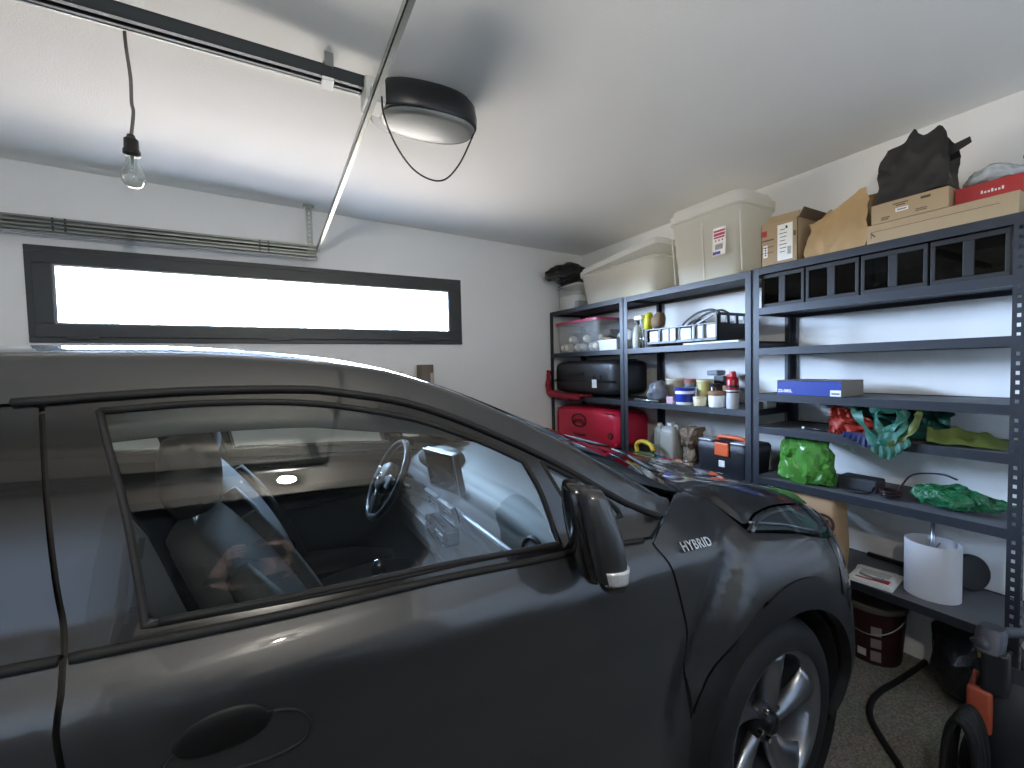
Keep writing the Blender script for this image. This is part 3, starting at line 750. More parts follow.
for yy in (YC-.055, YC+.115):
    b = NB(); M_ = Matrix.Translation((.572, yy, .945)) @ Matrix.Rotation(-.25, 4, 'Y')
    for a0, a1, z0, z1 in ((-.075,.075,.030,.038),(-.075,.075,-.038,-.030),(-.075,-.067,-.038,.038),(.067,.075,-.038,.038)): box(b, -.012, .006, a0, a1, z0, z1, .002, 1, M_)
    vt = obj('air_vent', b, M_SILVER, db)
    b = NB()
    for z in (-.018, 0, .018): box(b, -.004, .010, -.067, .067, z-.002, z+.002, 0, 1, M_)
    box(b, .008, .012, -.067, .067, -.03, .03, 0, 1, M_); obj('vent_slat', b, M_BLACK, vt)
b = NB(); box(b, .535, .60, YC-.10, YC+.14, .82, .885, .012); cpn = obj('climate_panel', b, M_BLACKGLOSS, db)
b = NB()
for k in range(4): box(b, .530, .537, YC-.085+.055*k, YC-.045+.055*k, .842, .866, .003)
obj('climate_button', b, M_SILVER, cpn)
b = NB(); box(b, -.30, .62, YC-.115, YC+.115, .29, .62, .03, 3); box(b, -.42, -.05, YC-.09, YC+.09, .60, .74, .025, 3); cons = obj('centre_console', b, M_INT, car)
b = NB(); tube(b, [(.30,YC+.0,.61),(.31,YC,.70)], .010, 8); lathe(b, [(.001,.80),(.018,.795),(.026,.765),(.022,.72),(.014,.70)], (.312,YC,0), 16); obj('gear_lever', b, M_BLACKGLOSS, cons, True)
b = NB(); box(b, .12, .50, YC-.085, YC+.085, .615, .628, .006); obj('console_plate', b, M_SILVER, cons)
b = NB(); box(b, .555, .60, YC-.62, YC-.18, .60, .80, .02, 3); obj('glovebox', b, M_DASH, db)
b = NB(); lathe(b, [(.062,.0),(.066,.012),(.055,.016),(.050,.004)], (.60,YC-.62,.965), 24, 'X', cap0=False, cap1=False); obj('round_vent', b, M_BLACK, db, True)
# steering wheel
Msw = Matrix.Translation((.44, YC+.37, 1.0)) @ Matrix.Rotation(math.radians(-62), 4, 'Y')
def swp(r, a, d=0.): return Msw @ Vector((r*math.cos(a), r*math.sin(a), d))
b = NB(); L = [swp(.178, 2*PI*k/48) for k in range(49)]; tube(b, L, .0155, 10, caps=False); sw = obj('steering_wheel', b, mat('wheel leather', (.12,.12,.125), .38, 0.), car, True)
b = NB(); 
blob(b, [(Msw @ Vector((0,0,-.012)), .070, .062), (Msw @ Vector((0,0,.016)), .072, .064), (Msw @ Vector((0,0,.034)), .058, .050), (Msw @ Vector((0,0,.040)), .02, .018)], 20, 2.8, ax=Msw.to_3x3() @ Vector((1,0,0)), ay=Msw.to_3x3() @ Vector((0,1,0))); obj('airbag_cover', b, M_INT, sw, True)
b = NB()
for a in (PI/2, -PI/2, PI): tube(b, [swp(.05, a+.10, .012), swp(.17, a, .0)], [.022,.014], 8)
obj('wheel_spoke', b, M_INT, sw, True)
for a in (PI/2, -PI/2):
    b = NB(); box(b, -.022, .022, -.03, .03, .020, .030, .004, 1, Msw @ Matrix.Rotation(a, 4, 'Z') @ Matrix.Translation((.105,0,0))); obj('wheel_button', b, M_SILVER, sw)
b = NB(); tube(b, [swp(.085, PI-.2, .026), swp(.165, PI-.08, .012)], .005, 6); tube(b, [swp(.085, PI+.2, .026), swp(.165, PI+.08, .012)], .005, 6); obj('lower_spoke_trim', b, M_SILVER, sw)
b = NB()
for rx, ry in ((.022,.015),(.006,.014),(.016,.006)):
    tube(b, [Msw @ Vector((ry*math.sin(2*PI*k/24)-(.004 if rx == .016 else 0), rx*math.cos(2*PI*k/24), .0415)) for k in range(25)], .0014, 6, caps=False)
obj('wheel_emblem', b, M_CHROME, sw, True)
b = NB(); tube(b, [Msw @ Vector((0,0,-.01)), Msw @ Vector((0,0,-.25))], .035, 12); tube(b, [Msw @ Vector((0,.03,-.07)), Msw @ Vector((.02,.17,-.06))], [.008,.011], 8); tube(b, [Msw @ Vector((0,-.03,-.07)), Msw @ Vector((.02,-.17,-.06))], [.008,.011], 8); obj('steering_column', b, M_BLACK, sw, True)
# seats
def seat(y, dx):
    b = NB(); Mt = Matrix.Translation((dx, y, 0))
    secs = []
    for t in np.linspace(0, 1, 14):   # cushion, front to back
        x = .52-.56*t; k = math.sin(PI*(.10+.80*t))**.3; secs.append((Mt @ Vector((x,0,.50-.055*t)), .245*k, .088*k, 3.))
    blob(b, secs, 22, ax=(0,1,0), ay=(0,0,1)); st = obj('seat', b, M_SEAT, car, True)
    for sg in (-1, 1):
        b = NB(); tube(b, [Mt @ Vector((x, sg*.215, z)) for x, z in ((.44,.555),(.25,.585),(.05,.60),(-.06,.58))], [.03,.05,.055,.04], 10)
        obj('cushion_bolster', b, M_SEAT, st, True)
    b = NB(); secs = []
    for t in np.linspace(0, 1, 18):
        z = .46+.70*t; x = .005-.30*t+.03*math.sin(t*PI); k = math.sin(PI*(.12+.80*t))**.3; secs.append((Mt @ Vector((x,0,z)), .075*k*(1.15-.3*t), (.255-.035*t)*k, 3.))
    blob(b, secs, 24, ax=(1,0,.35), ay=(0,1,0)); bk = obj('backrest', b, M_SEAT, st, True)
    for sg in (-1, 1):
        b = NB(); tube(b, [Mt @ Vector((.06-.30*t+.03*math.sin(t*PI), sg*(.225-.03*t), .46+.70*t)) for t in np.linspace(.1, .9, 8)], [.035,.05,.055,.055,.05,.045,.04,.025], 10)
        obj('side_bolster', b, M_SEAT, bk, True)
    b = NB(); secs = []
    for t in np.linspace(0, 1, 9):
        z = 1.19+.17*t; k = math.sin(PI*(.12+.78*t))**.35; secs.append((Mt @ Vector((-.285-.02*t,0,z)), .055*k, .135*k, 2.8))
    blob(b, secs, 20, ax=(1,0,.2), ay=(0,1,0))
    hr_ = obj('headrest', b, M_SEAT, st, True)
    for sg in (-.05,.05):
        b = NB(); tube(b, [Mt @ Vector((-.285, sg, 1.10)), Mt @ Vector((-.285, sg, 1.22))], .006, 6)
        obj('headrest_post', b, M_CHROME, hr_, True)
seat(YC-.37, .12); seat(YC+.37, .05)
b = NB(); secs = []
for t in np.linspace(0, 1, 12): k = math.sin(PI*(.10+.80*t))**.3; secs.append(((-.95-.22*t, YC, .50+.62*t), .085*k, .66*k, 3.2))
blob(b, secs, 24, ax=(1,0,.3), ay=(0,1,0)); secs = []
for t in np.linspace(0, 1, 10): k = math.sin(PI*(.10+.80*t))**.3; secs.append(((-.42-.52*t, YC, .47), .66*k, .09*k, 3.2))
blob(b, secs, 24, ax=(0,1,0), ay=(0,0,1)); obj('rear_seat', b, M_SEAT, car, True)
for s in (1, -1):
    b = NB(); rows = []
    for t in np.linspace(0, 1, 9): z = .36+1.09*t; rows.append([W3(np.array(xz(GAPR, min(1.455,max(.33,z)))+d), np.array(z), s, -.05) for d in (-.11, -.06, .0, .05)])
    grid(b, rows); solid(b, .02); bp_ = obj('b_pillar_trim', b, M_LINER, car, True)
    b = NB(); h0 = YC-s*.63
    pts = [(-.30, YC-s*.615, 1.32), (-.235, YC-s*.60, 1.20), (-.17, YC-s*.60, 1.0), (-.12, YC-s*.63, .62)]
    rows = [[(p[0]+dx_, p[1], p[2]+dx_*.3) for dx_ in (-.022, .022)] for p in pts]; grid(b, rows); solid(b, .003); obj('seat_belt', b, mat('belt webbing', (.22,.23,.25), .5) if s == 1 else bpy.data.materials['belt webbing'], bp_)
    # A and roof side inner trim
    b = NB(); rows = []
    for a in np.linspace(-1.4, .90, 40): 
        zg = at(GUTTER, a); y_ = float(hw(np.array(a), np.array(zg))); dn = .060*(1-float(sstep(.15,.55,a)))+.012; rows.append([(a, YC-s*(y_-.022), zg-.004), (a, YC-s*(y_-.040), zg-dn), (a, YC-s*(y_-.060), zg-dn-.004), (a, YC-s*(y_-.11), zg-dn*.4+.012), (a+.01, YC-s*(y_-.16), zg+.045)])
    grid(b, rows); solid(b, .006); obj('pillar_trim', b, M_LINER, car, True)
b = NB(); box(b, -.015, .015, -.12, .12, -.035, .035, .012, 3, Matrix.Translation((.36, YC+.02, 1.415)) @ Matrix.Rotation(.2, 4, 'Z')); rvm = obj('rear_view_mirror', b, M_BLACKGLOSS, car)
b = NB(); tube(b, [(.37,YC+.02,1.42),(.45,YC,1.47)], .010, 8); obj('mirror_stalk', b, M_BLACK, rvm, True)

# ------------------------------------------------------------------ steel shelving
XF, XB = 2.332, 2.735          # front and back of the shelves
M_STEEL = mat('dark blue-grey steel', (.17,.185,.21), .42, .25, var=.06, scale=40)
M_BOARD = mat('grey shelf board', (.36,.37,.39), .6, 0., var=.08, scale=25)
M_SLOT = mat('slot shade', (.72,.73,.74), .8, 0., var=.03)
def shelf_unit(label, y0, y1, levels, top=2.0, slots=False):
    root = thing('shelving_unit', label, 'shelf', (XF, (y0+y1)/2, 0), 'grey steel shelving units along the wall')
    for (x, sx) in ((XF, 1), (XB, -1)):
        for (y, sy) in ((y0, 1), (y1, -1)):
            b = NB(); t = .002; w_ = .036
            # angle post with stamped key-holes in both flanges
            nslot = int(top/.0345)
            def flange(along, base):
                rows = []
                z = 0.
                def bar(a0, a1, z0, z1):
                    if along == 'y': box(b, min(x, x+sx*t), max(x, x+sx*t), min(y+sy*a0, y+sy*a1), max(y+sy*a0, y+sy*a1), z0, z1)
                    else: box(b, min(x+sx*a0, x+sx*a1), max(x+sx*a0, x+sx*a1), min(y, y+sy*t), max(y, y+sy*t), z0, z1)
                hole = slots and x == XF and y == y0
                bar(0, .014, 0, top); bar(.024, w_, 0, top)
                if hole:
                    for k in range(nslot+1):
                        bar(.014, .024, max(0, k*.0345-.009), min(top, k*.0345+.0115))
                else: bar(.014, .024, 0, top)
            flange('y', 0); flange('x', 0)
            # rolled nose
            tube(b, [(x+sx*.002, y+sy*.002, .001), (x+sx*.002, y+sy*.002, top)], .0035, 6)
            obj('post', b, M_STEEL, root)
    for z in levels:
        b = NB(); box(b, XF+.003, XB-.003, y0+.004, y1-.004, z-.010, z, .001); sh = obj('shelf_board', b, M_BOARD, root)
        for nm, (xa, xb_, ya, yb) in (('front_beam', (XF+.001, XF+.030, y0+.003, y1-.003)), ('back_beam', (XB-.030, XB-.001, y0+.003, y1-.003))):
            b = NB(); box(b, xa, xa+.0025 if nm == 'front_beam' else xb_, ya, yb, z-.032, z+.004, .001) if nm == 'front_beam' else box(b, xb_-.0025, xb_, ya, yb, z-.032, z+.004, .001)
            xi = xa if nm == 'front_beam' else xb_-.022
            box(b, xi, xi+.022, ya, yb, z-.013, z-.0105); box(b, xi, xi+.016, ya, yb, z-.034, z-.031)
            obj(nm, b, M_STEEL, sh)
        for yy in (y0+.004, y1-.0065):
            b = NB(); box(b, XF+.004, XB-.004, yy, yy+.0025, z-.032, z+.002); obj('side_beam', b, M_STEEL, sh)
    return root
U1 = shelf_unit('dark steel shelving unit in the far corner holding the two suitcases', 2.413, 3.385, (.06,.40,.80,1.215,1.608,2.0))
U2 = shelf_unit('dark steel shelving unit in the middle holding the black toolbox and spray can', 1.419, 2.407, (.06,.40,.80,1.215,1.608,1.996))
U3 = shelf_unit('dark steel shelving unit nearest the camera with shopping bags and black bins', .424, 1.413, (.452,.853,1.132,1.312,1.563,1.782,2.0), slots=True)

# ------------------------------------------------------------------ shared things for the goods
M_CARD = mat('brown cardboard', (.62,.54,.42), .85, var=.06, scale=30, stretch=(1,6,1))
M_CARD2 = mat('pale brown cardboard', (.66,.58,.46), .85, var=.05, scale=20, stretch=(1,5,1))
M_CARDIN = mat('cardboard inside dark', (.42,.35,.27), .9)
M_KRAFT = mat('kraft paper', (.66,.55,.39), .8, var=.08, scale=9, bump=.15, bscale=30)
M_PAPERW = mat('white paper', (.88,.88,.86), .7, var=.02)
M_INK = mat('black ink', (.10,.10,.11), .7)
M_INKB = mat('brown ink', (.33,.27,.21), .8)
M_REDINK = mat('red ink', (.62,.16,.18), .6)
M_TRANS = mat('milky clear plastic', (.96,.955,.935), .28, var=.02, alpha=.38, trans=.5)
M_TRANS2 = mat('milky clear plastic lid', (.96,.955,.94), .3, var=.02, alpha=.7, trans=.45)
M_CLEAR = mat('clear plastic', (.85,.87,.87), .12, var=.03, alpha=.16)
M_BLKPLA = mat('black plastic', (.085,.088,.095), .38, var=.08, scale=50)
M_BLKBAG = mat('black bin liner', (.095,.10,.105), .24, var=.12, scale=20, bump=.5, bscale=26)
M_WHITEP = mat('white plastic', (.86,.87,.87), .4, var=.02)
def XW_(x): return x
def facing(o, yl=-1):          # a matrix on a face that looks towards -X: text runs along -Y, up is +Z
    return frame_m(o, (0,-1,0), (0,0,1))
def marks(name, parent, m, x, rects):
    """printed marks on a face looking along -X: rects of (y0, y1, z0, z1)"""
    b = NB()
    for y0, y1, z0, z1 in rects: box(b, x-.0008, x+.0003, min(y0,y1), max(y0,y1), z0, z1)
    return obj(name, b, m, parent)

# --- top of the shelves, far to near
b = NB()
bmesh.ops.create_icosphere(b, subdivisions=4, radius=1.)
for v in b.verts:
    p = v.co.copy(); k = 1-.55*max(0, -p.x)**1.3          # a drawn-out end hangs towards the room
    v.co = Vector((p.x*.255, p.y*.165*k, p.z*.098*k-.030*max(0, -p.x)**2))
wrinkle(b, .030, 10, 1); wrinkle(b, .012, 26, 2); wrinkle(b, .004, 70, 3)
mz = min(v.co.z for v in b.verts if v.co.x > -.03); bmesh.ops.translate(b, verts=b.verts, vec=(2.40,3.195,2.236-mz))
for v in b.verts: v.co.y = max(3.012, min(v.co.y, 3.385)); v.co.z = max(v.co.z, 2.2345 if v.co.x > 2.33 else 0)
one('bin_bag', b, M_BLKBAG, 'stuffed black plastic bag on top of the shelving in the far corner', 'bag', smooth=True)

def tub(name, label, x0, x1, y0, y1, z0, h, taper, m=None, group=None, lip=.012, th=.004, ribs=0):
    """open tapered plastic tub with walls, a floor and a rolled rim"""
    root = thing(name, label, 'storage box', ((x0+x1)/2, (y0+y1)/2, z0), group)
    b = NB(); cx, cy = (x0+x1)/2, (y0+y1)/2; rings = []
    def rr(s, z, e=9.): return superring((cx, cy, z), (1,0,0), (0,1,0), (x1-x0)/2-s, (y1-y0)/2-s, 44, e)
    n = 8
    for k in range(n+1):
        t = k/n; rings.append(rr(taper*(1-t)+(.0025 if ribs and k % 2 else 0), z0+h*t))
    rings += [rr(-lip, z0+h+.001), rr(-lip, z0+h+.010), rr(.002, z0+h+.011)]
    for k in range(n, -1, -1):
        t = k/n; rings.append(rr(taper*(1-t)+th, z0+max(.004, h*t)))
    ring_faces(b, rings, True, True, True)
    obj('tub', b, m or M_TRANS, root, autosmooth=35)
    return root
def lid(root, x0, x1, y0, y1, z0, h, m, M=None, lip=.014, name='lid'):
    b = NB(); cx, cy = (x0+x1)/2, (y0+y1)/2
    def rr(s, z): return superring((cx, cy, z), (1,0,0), (0,1,0), (x1-x0)/2-s, (y1-y0)/2-s, 44, 9.)
    ring_faces(b, [rr(-lip, z0), rr(-lip, z0+h*.55), rr(-lip*.2, z0+h*.6), rr(.004, z0+h), rr(.03, z0+h), rr(.035, z0+h-.006)], True, True, True)
    if M is not None: bmesh.ops.transform(b, matrix=M, verts=b.verts)
    return obj(name, b, m, root, autosmooth=35)
# little clear box at the far end
t = tub('storage_box', 'small clear plastic box with papers under the black bag on the top shelf', 2.355, 2.55, 2.99, 3.30, 2.001, .205, .010, M_CLEAR)
lid(t, 2.355, 2.55, 2.99, 3.30, 2.208, .02, M_TRANS2)
b = NB(); box(b, 2.37, 2.53, 3.06, 3.27, 2.008, 2.13, .004, M=None); obj('contents', b, M_PAPERW, t)
b = NB(); box(b, 2.375, 2.47, 3.005, 3.05, 2.008, 2.07, .004); obj('dark_contents', b, mat('grey card', (.45,.45,.45), .7), t)
b = NB(); box(b, 2.345, 2.36, 3.20, 3.27, 2.205, 2.232, .004); obj('clip', b, mat('blue clip', (.17,.17,.42), .4), t)
# long milky box with a lid ajar
t = tub('storage_box', 'long milky plastic storage box with its lid lying crooked on top', 2.352, 2.70, 2.10, 2.955, 2.003, .245, .035, ribs=1)
lid(t, 2.352, 2.70, 2.10, 2.955, 2.268, .055, M_TRANS2, Matrix.Translation((2.5,2.5,2.27)) @ Matrix.Rotation(-.085, 4, 'X') @ Matrix.Rotation(.05, 4, 'Y') @ Matrix.Translation((-2.5,-2.5,-2.245)))
b = NB(); box(b, 2.40, 2.65, 2.18, 2.50, 2.010, 2.055, .01); obj('contents', b, mat('yellowish wrapped goods', (.80,.80,.52), .6, var=.2, scale=20), t)
b = NB(); box(b, 2.42, 2.62, 2.55, 2.80, 2.010, 2.11, .02); obj('pale_contents', b, mat('pale goods', (.74,.77,.72), .7, var=.1, scale=14), t)
# big milky box
t = tub('storage_box', 'large milky lidded storage box with a white and red product label', 2.350, 2.705, 1.495, 1.985, 2.000, .40, .028, ribs=1)
lid(t, 2.350, 2.705, 1.495, 1.985, 2.412, .075, M_TRANS2)
b = NB(); box(b, 2.39, 2.66, 1.54, 1.92, 2.006, 2.035, .01); obj('contents', b, bpy.data.materials['yellowish wrapped goods'], t)
b = NB(); Ml = frame_m((2.349, 1.625, 2.215), (0,-1,0), (.05,0,1)); sheet_on(b, Ml, .085, .165); lb = obj('label', b, M_PAPERW, t)
b = NB()
for k, (w_, yy, h_) in enumerate(((.074,.062,.012),(.072,.042,.016),(.070,.024,.010))): sheet_on(b, Ml @ Matrix.Translation((0, yy, .0009)), w_, h_, .0004)
for xx in (-.022, 0, .022): sheet_on(b, Ml @ Matrix.Translation((xx, .006, .0009)), .010, .009, .0004)
obj('red_print', b, mat('magenta print', (.66,.22,.36), .6), lb)
b = NB(); sheet_on(b, Ml @ Matrix.Translation((0,-.032,.0009)), .05, .032, .0004); obj('grey_picture', b, mat('grey print', (.55,.56,.58), .6, var=.3, scale=60), lb)
b = NB(); sheet_on(b, Ml @ Matrix.Translation((-.014,-.068,.0009)), .050, .018, .0004); obj('blue_print', b, mat('violet print', (.22,.20,.50), .6), lb)
b = NB()
for z in (2.085,): tube(b, [(2.375, 1.50, 2.02), (2.355, 1.50, 2.36)], .004, 6); tube(b, [(2.373, 1.745, 2.02), (2.352, 1.745, 2.36)], .004, 6); tube(b, [(2.373, 1.962, 2.02), (2.352, 1.972, 2.36)], .004, 6)
obj('corner_rib', b, M_TRANS2, t)
# small carton with its lid flap up
root = thing('cardboard_box', 'small brown cardboard carton with a white shipping label, flap raised', 'box', (2.46,1.28,2.0))
b = NB(); 
for a in ((2.352,2.356,1.19,1.376,2.005,2.225),(2.58,2.584,1.19,1.376,2.005,2.225),(2.352,2.584,1.19,1.194,2.005,2.225),(2.352,2.584,1.372,1.376,2.005,2.225),(2.352,2.584,1.19,1.376,2.005,2.010)): box(b, *a)
obj('carton', b, M_CARD, root)
b = NB(); prism(b, [(1.376,2.225),(1.19,2.225),(1.185,2.262),(1.34,2.268)], 2.352, 2.356, 'X'); bmesh.ops.transform(b, matrix=Matrix.Translation((2.354,0,2.225)) @ Matrix.Rotation(.35, 4, 'Y') @ Matrix.Translation((-2.354,0,-2.225)), verts=b.verts); obj('flap', b, M_CARD, root)
b = NB(); box(b, 2.356, 2.58, 1.14, 1.19, 2.222, 2.226, M=None); bmesh.ops.transform(b, matrix=Matrix.Translation((2.5,1.19,2.225)) @ Matrix.Rotation(-1.0, 4, 'X') @ Matrix.Translation((-2.5,-1.19,-2.225)), verts=b.verts); obj('side_flap', b, M_CARDIN, root)
b = NB(); Ml = facing((2.3515,1.252,2.115)); sheet_on(b, Ml, .075, .185); lb = obj('shipping_label', b, M_PAPERW, root)
b = NB()
for k in range(7): sheet_on(b, Ml @ Matrix.Translation((-.012+.002*(k % 3), .065-.019*k, .0009)), .026+.006*((k*5) % 3), .0035, .0003)
for k in range(8): sheet_on(b, Ml @ Matrix.Translation((.022, -.03-.005*k, .0009)), .018, .0026, .0003)
sheet_on(b, Ml @ Matrix.Translation((.008, .074, .0009)), .010, .014, .0003); obj('label_print', b, M_INK, lb)
b = NB(); Ml = facing((2.3515,1.352,2.085)); sheet_on(b, Ml, .022, .065); lb = obj('small_label', b, M_PAPERW, root)
b = NB()
for k in range(4): sheet_on(b, Ml @ Matrix.Translation((0, .02-.013*k, .0009)), .008, .008, .0003)
obj('label_print', b, M_INK, lb)
marks('red_print', root, M_REDINK, 2.3515, [(1.375,1.345,2.165,2.195)]); marks('print', root, M_INKB, 2.3515, [(1.37,1.31,2.140,2.146),(1.37,1.31,2.105,2.108),(1.37,1.31,2.075,2.078),(1.21,1.20,2.135,2.16)])

def paper_bag(name, label, m, x0, x1, y0, y1, z0, tops, lean=0., amp=.010, seed=3, cat='bag', handles=None, bottom=1.0):
    """standing paper bag: tops = heights of the front edge and back edge along its width"""
    root = thing(name, label, cat, ((x0+x1)/2, (y0+y1)/2, z0))
    b = NB(); n = 24
    fr, bk = tops
    def H(tab, t): return float(np.interp(t, np.linspace(0, 1, len(tab)), tab))
    ring = []
    per = [(x0, y1+(y0-y1)*t, 'f', t) for t in np.linspace(0, 1, n)]+[(x0+(x1-x0)*t, y0, 's', t) for t in np.linspace(0, 1, 6)[1:-1]]+[(x1, y0+(y1-y0)*t, 'b', 1-t) for t in np.linspace(0, 1, n)]+[(x1-(x1-x0)*t, y1, 'r', t) for t in np.linspace(0, 1, 6)[1:-1]]
    rows = []
    for k in range(19):
        q = k/18; row = []
        for (x, y, w_, t) in per:
            if w_ == 'f': h = H(fr, t)
            elif w_ == 'b': h = H(bk, t)
            elif w_ == 's': h = H(fr, 1)*(1-t)+H(bk, 1)*t-.02*math.sin(t*PI)
            else: h = H(bk, 0)*(1-t)+H(fr, 0)*t-.02*math.sin(t*PI)
            xx = x+(lean*q); yy = y
            if w_ in 'sr': 
                d = .5-abs(t-.5); yy += (.045*d*2*q)*(1 if w_ == 's' else -1)     # gusset folds in
            xx = xx+((x0+x1)/2+lean*q-xx)*(.30*q*q)
            row.append(Vector((xx, yy, z0+h*q)))
        rows.append(row)
    ring_faces(b, rows, True, True, False)
    wrinkle(b, amp, 11, seed); wrinkle(b, amp*.75, 24, seed+1); wrinkle(b, amp*.25, 60, seed+2)
    mz = min(v.co.z for v in b.verts)
    for v in b.verts: v.co.z = max(v.co.z, z0+.001)
    fs_ = list(b.faces); solid(b, .0012)
    obj('bag_body', b, m, root, autosmooth=28)
    return root
bg = paper_bag('paper_bag', 'brown paper bag with a slanting torn top on the near top shelf', M_KRAFT, 2.352, 2.52, .905, 1.15, 2.004, ([.175,.185,.195,.225,.262,.278],[.20,.25,.20,.22,.25,.26]), amp=.012, seed=3)
# flat long carton, small carton on it, black bag on that
root = thing('cardboard_box', 'long flat brown cardboard box lying along the near top shelf', 'box', (2.5,.67,2.0))
b = NB(); box(b, 2.352, 2.70, .452, .902, 2.005, 2.088, .003); obj('carton', b, M_CARD2, root)
b = NB(); box(b, 2.3512, 2.3522, .50, .885, 2.0555, 2.0575); box(b, 2.3512, 2.3522, .884, .887, 2.03, 2.0565); prism(b, [(.884,2.055),(.868,2.035),(.874,2.032),(.888,2.05)], 2.3510, 2.3522, 'X'); obj('lid_edge', b, M_CARDIN, root)
root = thing('cardboard_box', 'small brown cardboard box with a tiny white sticker under the black bag', 'box', (2.45,.76,2.088))
b = NB(); box(b, 2.352, 2.56, .636, .886, 2.089, 2.172, .003); obj('carton', b, M_CARD2, root)
b = NB(); Ml = facing((2.3515,.78,2.128)); sheet_on(b, Ml, .042, .015); lb = obj('sticker', b, M_PAPERW, root)
b = NB(); sheet_on(b, Ml @ Matrix.Translation((0,0,.0009)), .032, .006, .0003); obj('sticker_print', b, mat('grey ink', (.5,.5,.5), .7), lb)
marks('print', root, M_INKB, 2.3515, [(.85,.82,2.107,2.111),(.85,.825,2.099,2.103),(.81,.76,2.153,2.157),(.80,.77,2.145,2.149),(.735,.70,2.110,2.113),(.735,.70,2.103,2.106),(.72,.69,2.148,2.158)])
bb = paper_bag('paper_bag', 'black paper carrier bag standing on the small cardboard box', mat('black paper', (.13,.12,.115), .55, var=.15, scale=12, bump=.25, bscale=22), 2.362, 2.50, .645, .872, 2.1735, ([.195,.225,.238,.240,.240,.240,.240,.242,.250,.270,.292,.262,.238,.238,.246,.256,.266,.262,.240,.200,.150],[.18,.21,.22,.22,.22,.22,.22,.22,.24,.24,.24,.24,.22,.22,.22,.25,.25,.24,.22,.19,.14]), lean=.02, amp=.010, seed=8)
b = NB(); prism(b, [(.668,2.348),(.600,2.362),(.595,2.338),(.655,2.312)], 2.43, 2.434, 'X'); obj('folded_flap', b, bpy.data.materials['black paper'], bb)
# red flat box and clear wrapping
root = thing('flat_box', 'flat red box with white lettering on the long cardboard box', 'box', (2.52,.55,2.088))
b = NB(); box(b, 2.40, 2.70, .452, .632, 2.089, 2.160, .004); obj('carton', b, mat('red card', (.66,.17,.17), .5, var=.04), root)
b = NB()
for k in range(7): box(b, 2.3992, 2.4002, .560-.009*k, .5545-.009*k, 2.118, 2.1255 if k % 3 else 2.130)
obj('lettering', b, M_PAPERW, root)
b = NB(); bmesh.ops.create_icosphere(b, subdivisions=4, radius=1.)
for v in b.verts: v.co = Vector((v.co.x*.13, v.co.y*.088, max(-.02, v.co.z*.05)))
wrinkle(b, .02, 22, 5); wrinkle(b, .010, 60, 6)
mz = min(v.co.z for v in b.verts); bmesh.ops.translate(b, verts=b.verts, vec=(2.55,.545,2.162-mz))
one('plastic_wrapping', b, mat('crumpled clear wrapping', (.78,.82,.83), .12, var=.35, scale=40, alpha=.8, bump=.5, bscale=60), 'crumpled clear plastic wrapping lying on the red box', 'wrapping', smooth=True)
b = NB(); box(b, 2.50, 2.68, .405, .475, 2.236, 2.252, .004, M=None); one('tablet_sleeve', b, M_BLKPLA, 'thin dark slab resting on the clear plastic wrapping', 'sleeve')

# --- four black bins with two windows each
M_BINP = mat('bin black plastic', (.035,.037,.04), .6, var=.08, scale=50)
M_SMOKE = glass('smoked bin window', (.20,.205,.21), 1.25)
def make_bin(label, y0, y1, stuffm):
    root = thing('storage_bin', label, 'bin', (2.36, (y0+y1)/2, 1.783), 'black bins with windows')
    z0, z1 = 1.784, 1.962; x0, x1 = 2.352, 2.70; b = NB()
    for a in ((x0+.01,x1,y0,y0+.004,z0,z1),(x0+.01,x1,y1-.004,y1,z0,z1),(x1-.004,x1,y0,y1,z0,z1),(x0+.01,x1,y0,y1,z0,z0+.004),(x0+.004,x1,y0,y1,z1-.004,z1)): box(b, *a)
    obj('bin_shell', b, M_BINP, root)
    w_ = y1-y0; m_ = y0+w_*.5; b = NB()
    for a in ((y0,y1,z0,z0+.022),(y0,y1,z1-.020,z1),(y0,y0+.014,z0+.022,z1-.020),(y1-.014,y1,z0+.022,z1-.020),(m_-.016,m_+.016,z0+.022,z1-.020)): box(b, x0, x0+.010, a[0], a[1], a[2], a[3], .002)
    fr = obj('front_frame', b, M_BINP, root)
    for ya, yb in ((y0+.014, m_-.016), (m_+.016, y1-.014)):
        b = NB(); box(b, x0+.004, x0+.006, ya, yb, z0+.022, z1-.020); obj('bin_window', b, M_SMOKE, fr)
    b = NB(); bmesh.ops.create_icosphere(b, subdivisions=3, radius=1.)
    for v in b.verts: v.co = Vector((v.co.x*.10, v.co.y*w_*.44, max(-.2, v.co.z)*.05))
    wrinkle(b, .03, 18, int(y0*50)); mz = min(v.co.z for v in b.verts); bmesh.ops.translate(b, verts=b.verts, vec=(x0+.13, m_, z0+.006-mz)); obj('contents', b, stuffm, root, True)
g1 = mat('grey rags', (.42,.43,.44), .8, var=.3, scale=30)
make_bin('leftmost black bin beside the post under the white-labelled carton', 1.160, 1.375, g1)
make_bin('black bin under the brown paper bag, second from the left', .930, 1.152, g1)
make_bin('black bin under the small cardboard box, second from the right', .695, .922, g1)
make_bin('rightmost black bin under the red box, with crumpled goods showing', .470, .687, mat('brown goods', (.42,.38,.34), .8, var=.4, scale=30))

# ------------------------------------------------------------------ goods on the shelves
def Rz(c, a): return Matrix.Translation(c) @ Matrix.Rotation(a, 4, 'Z')
S3, S2, S1 = 1.609, 1.216, .801
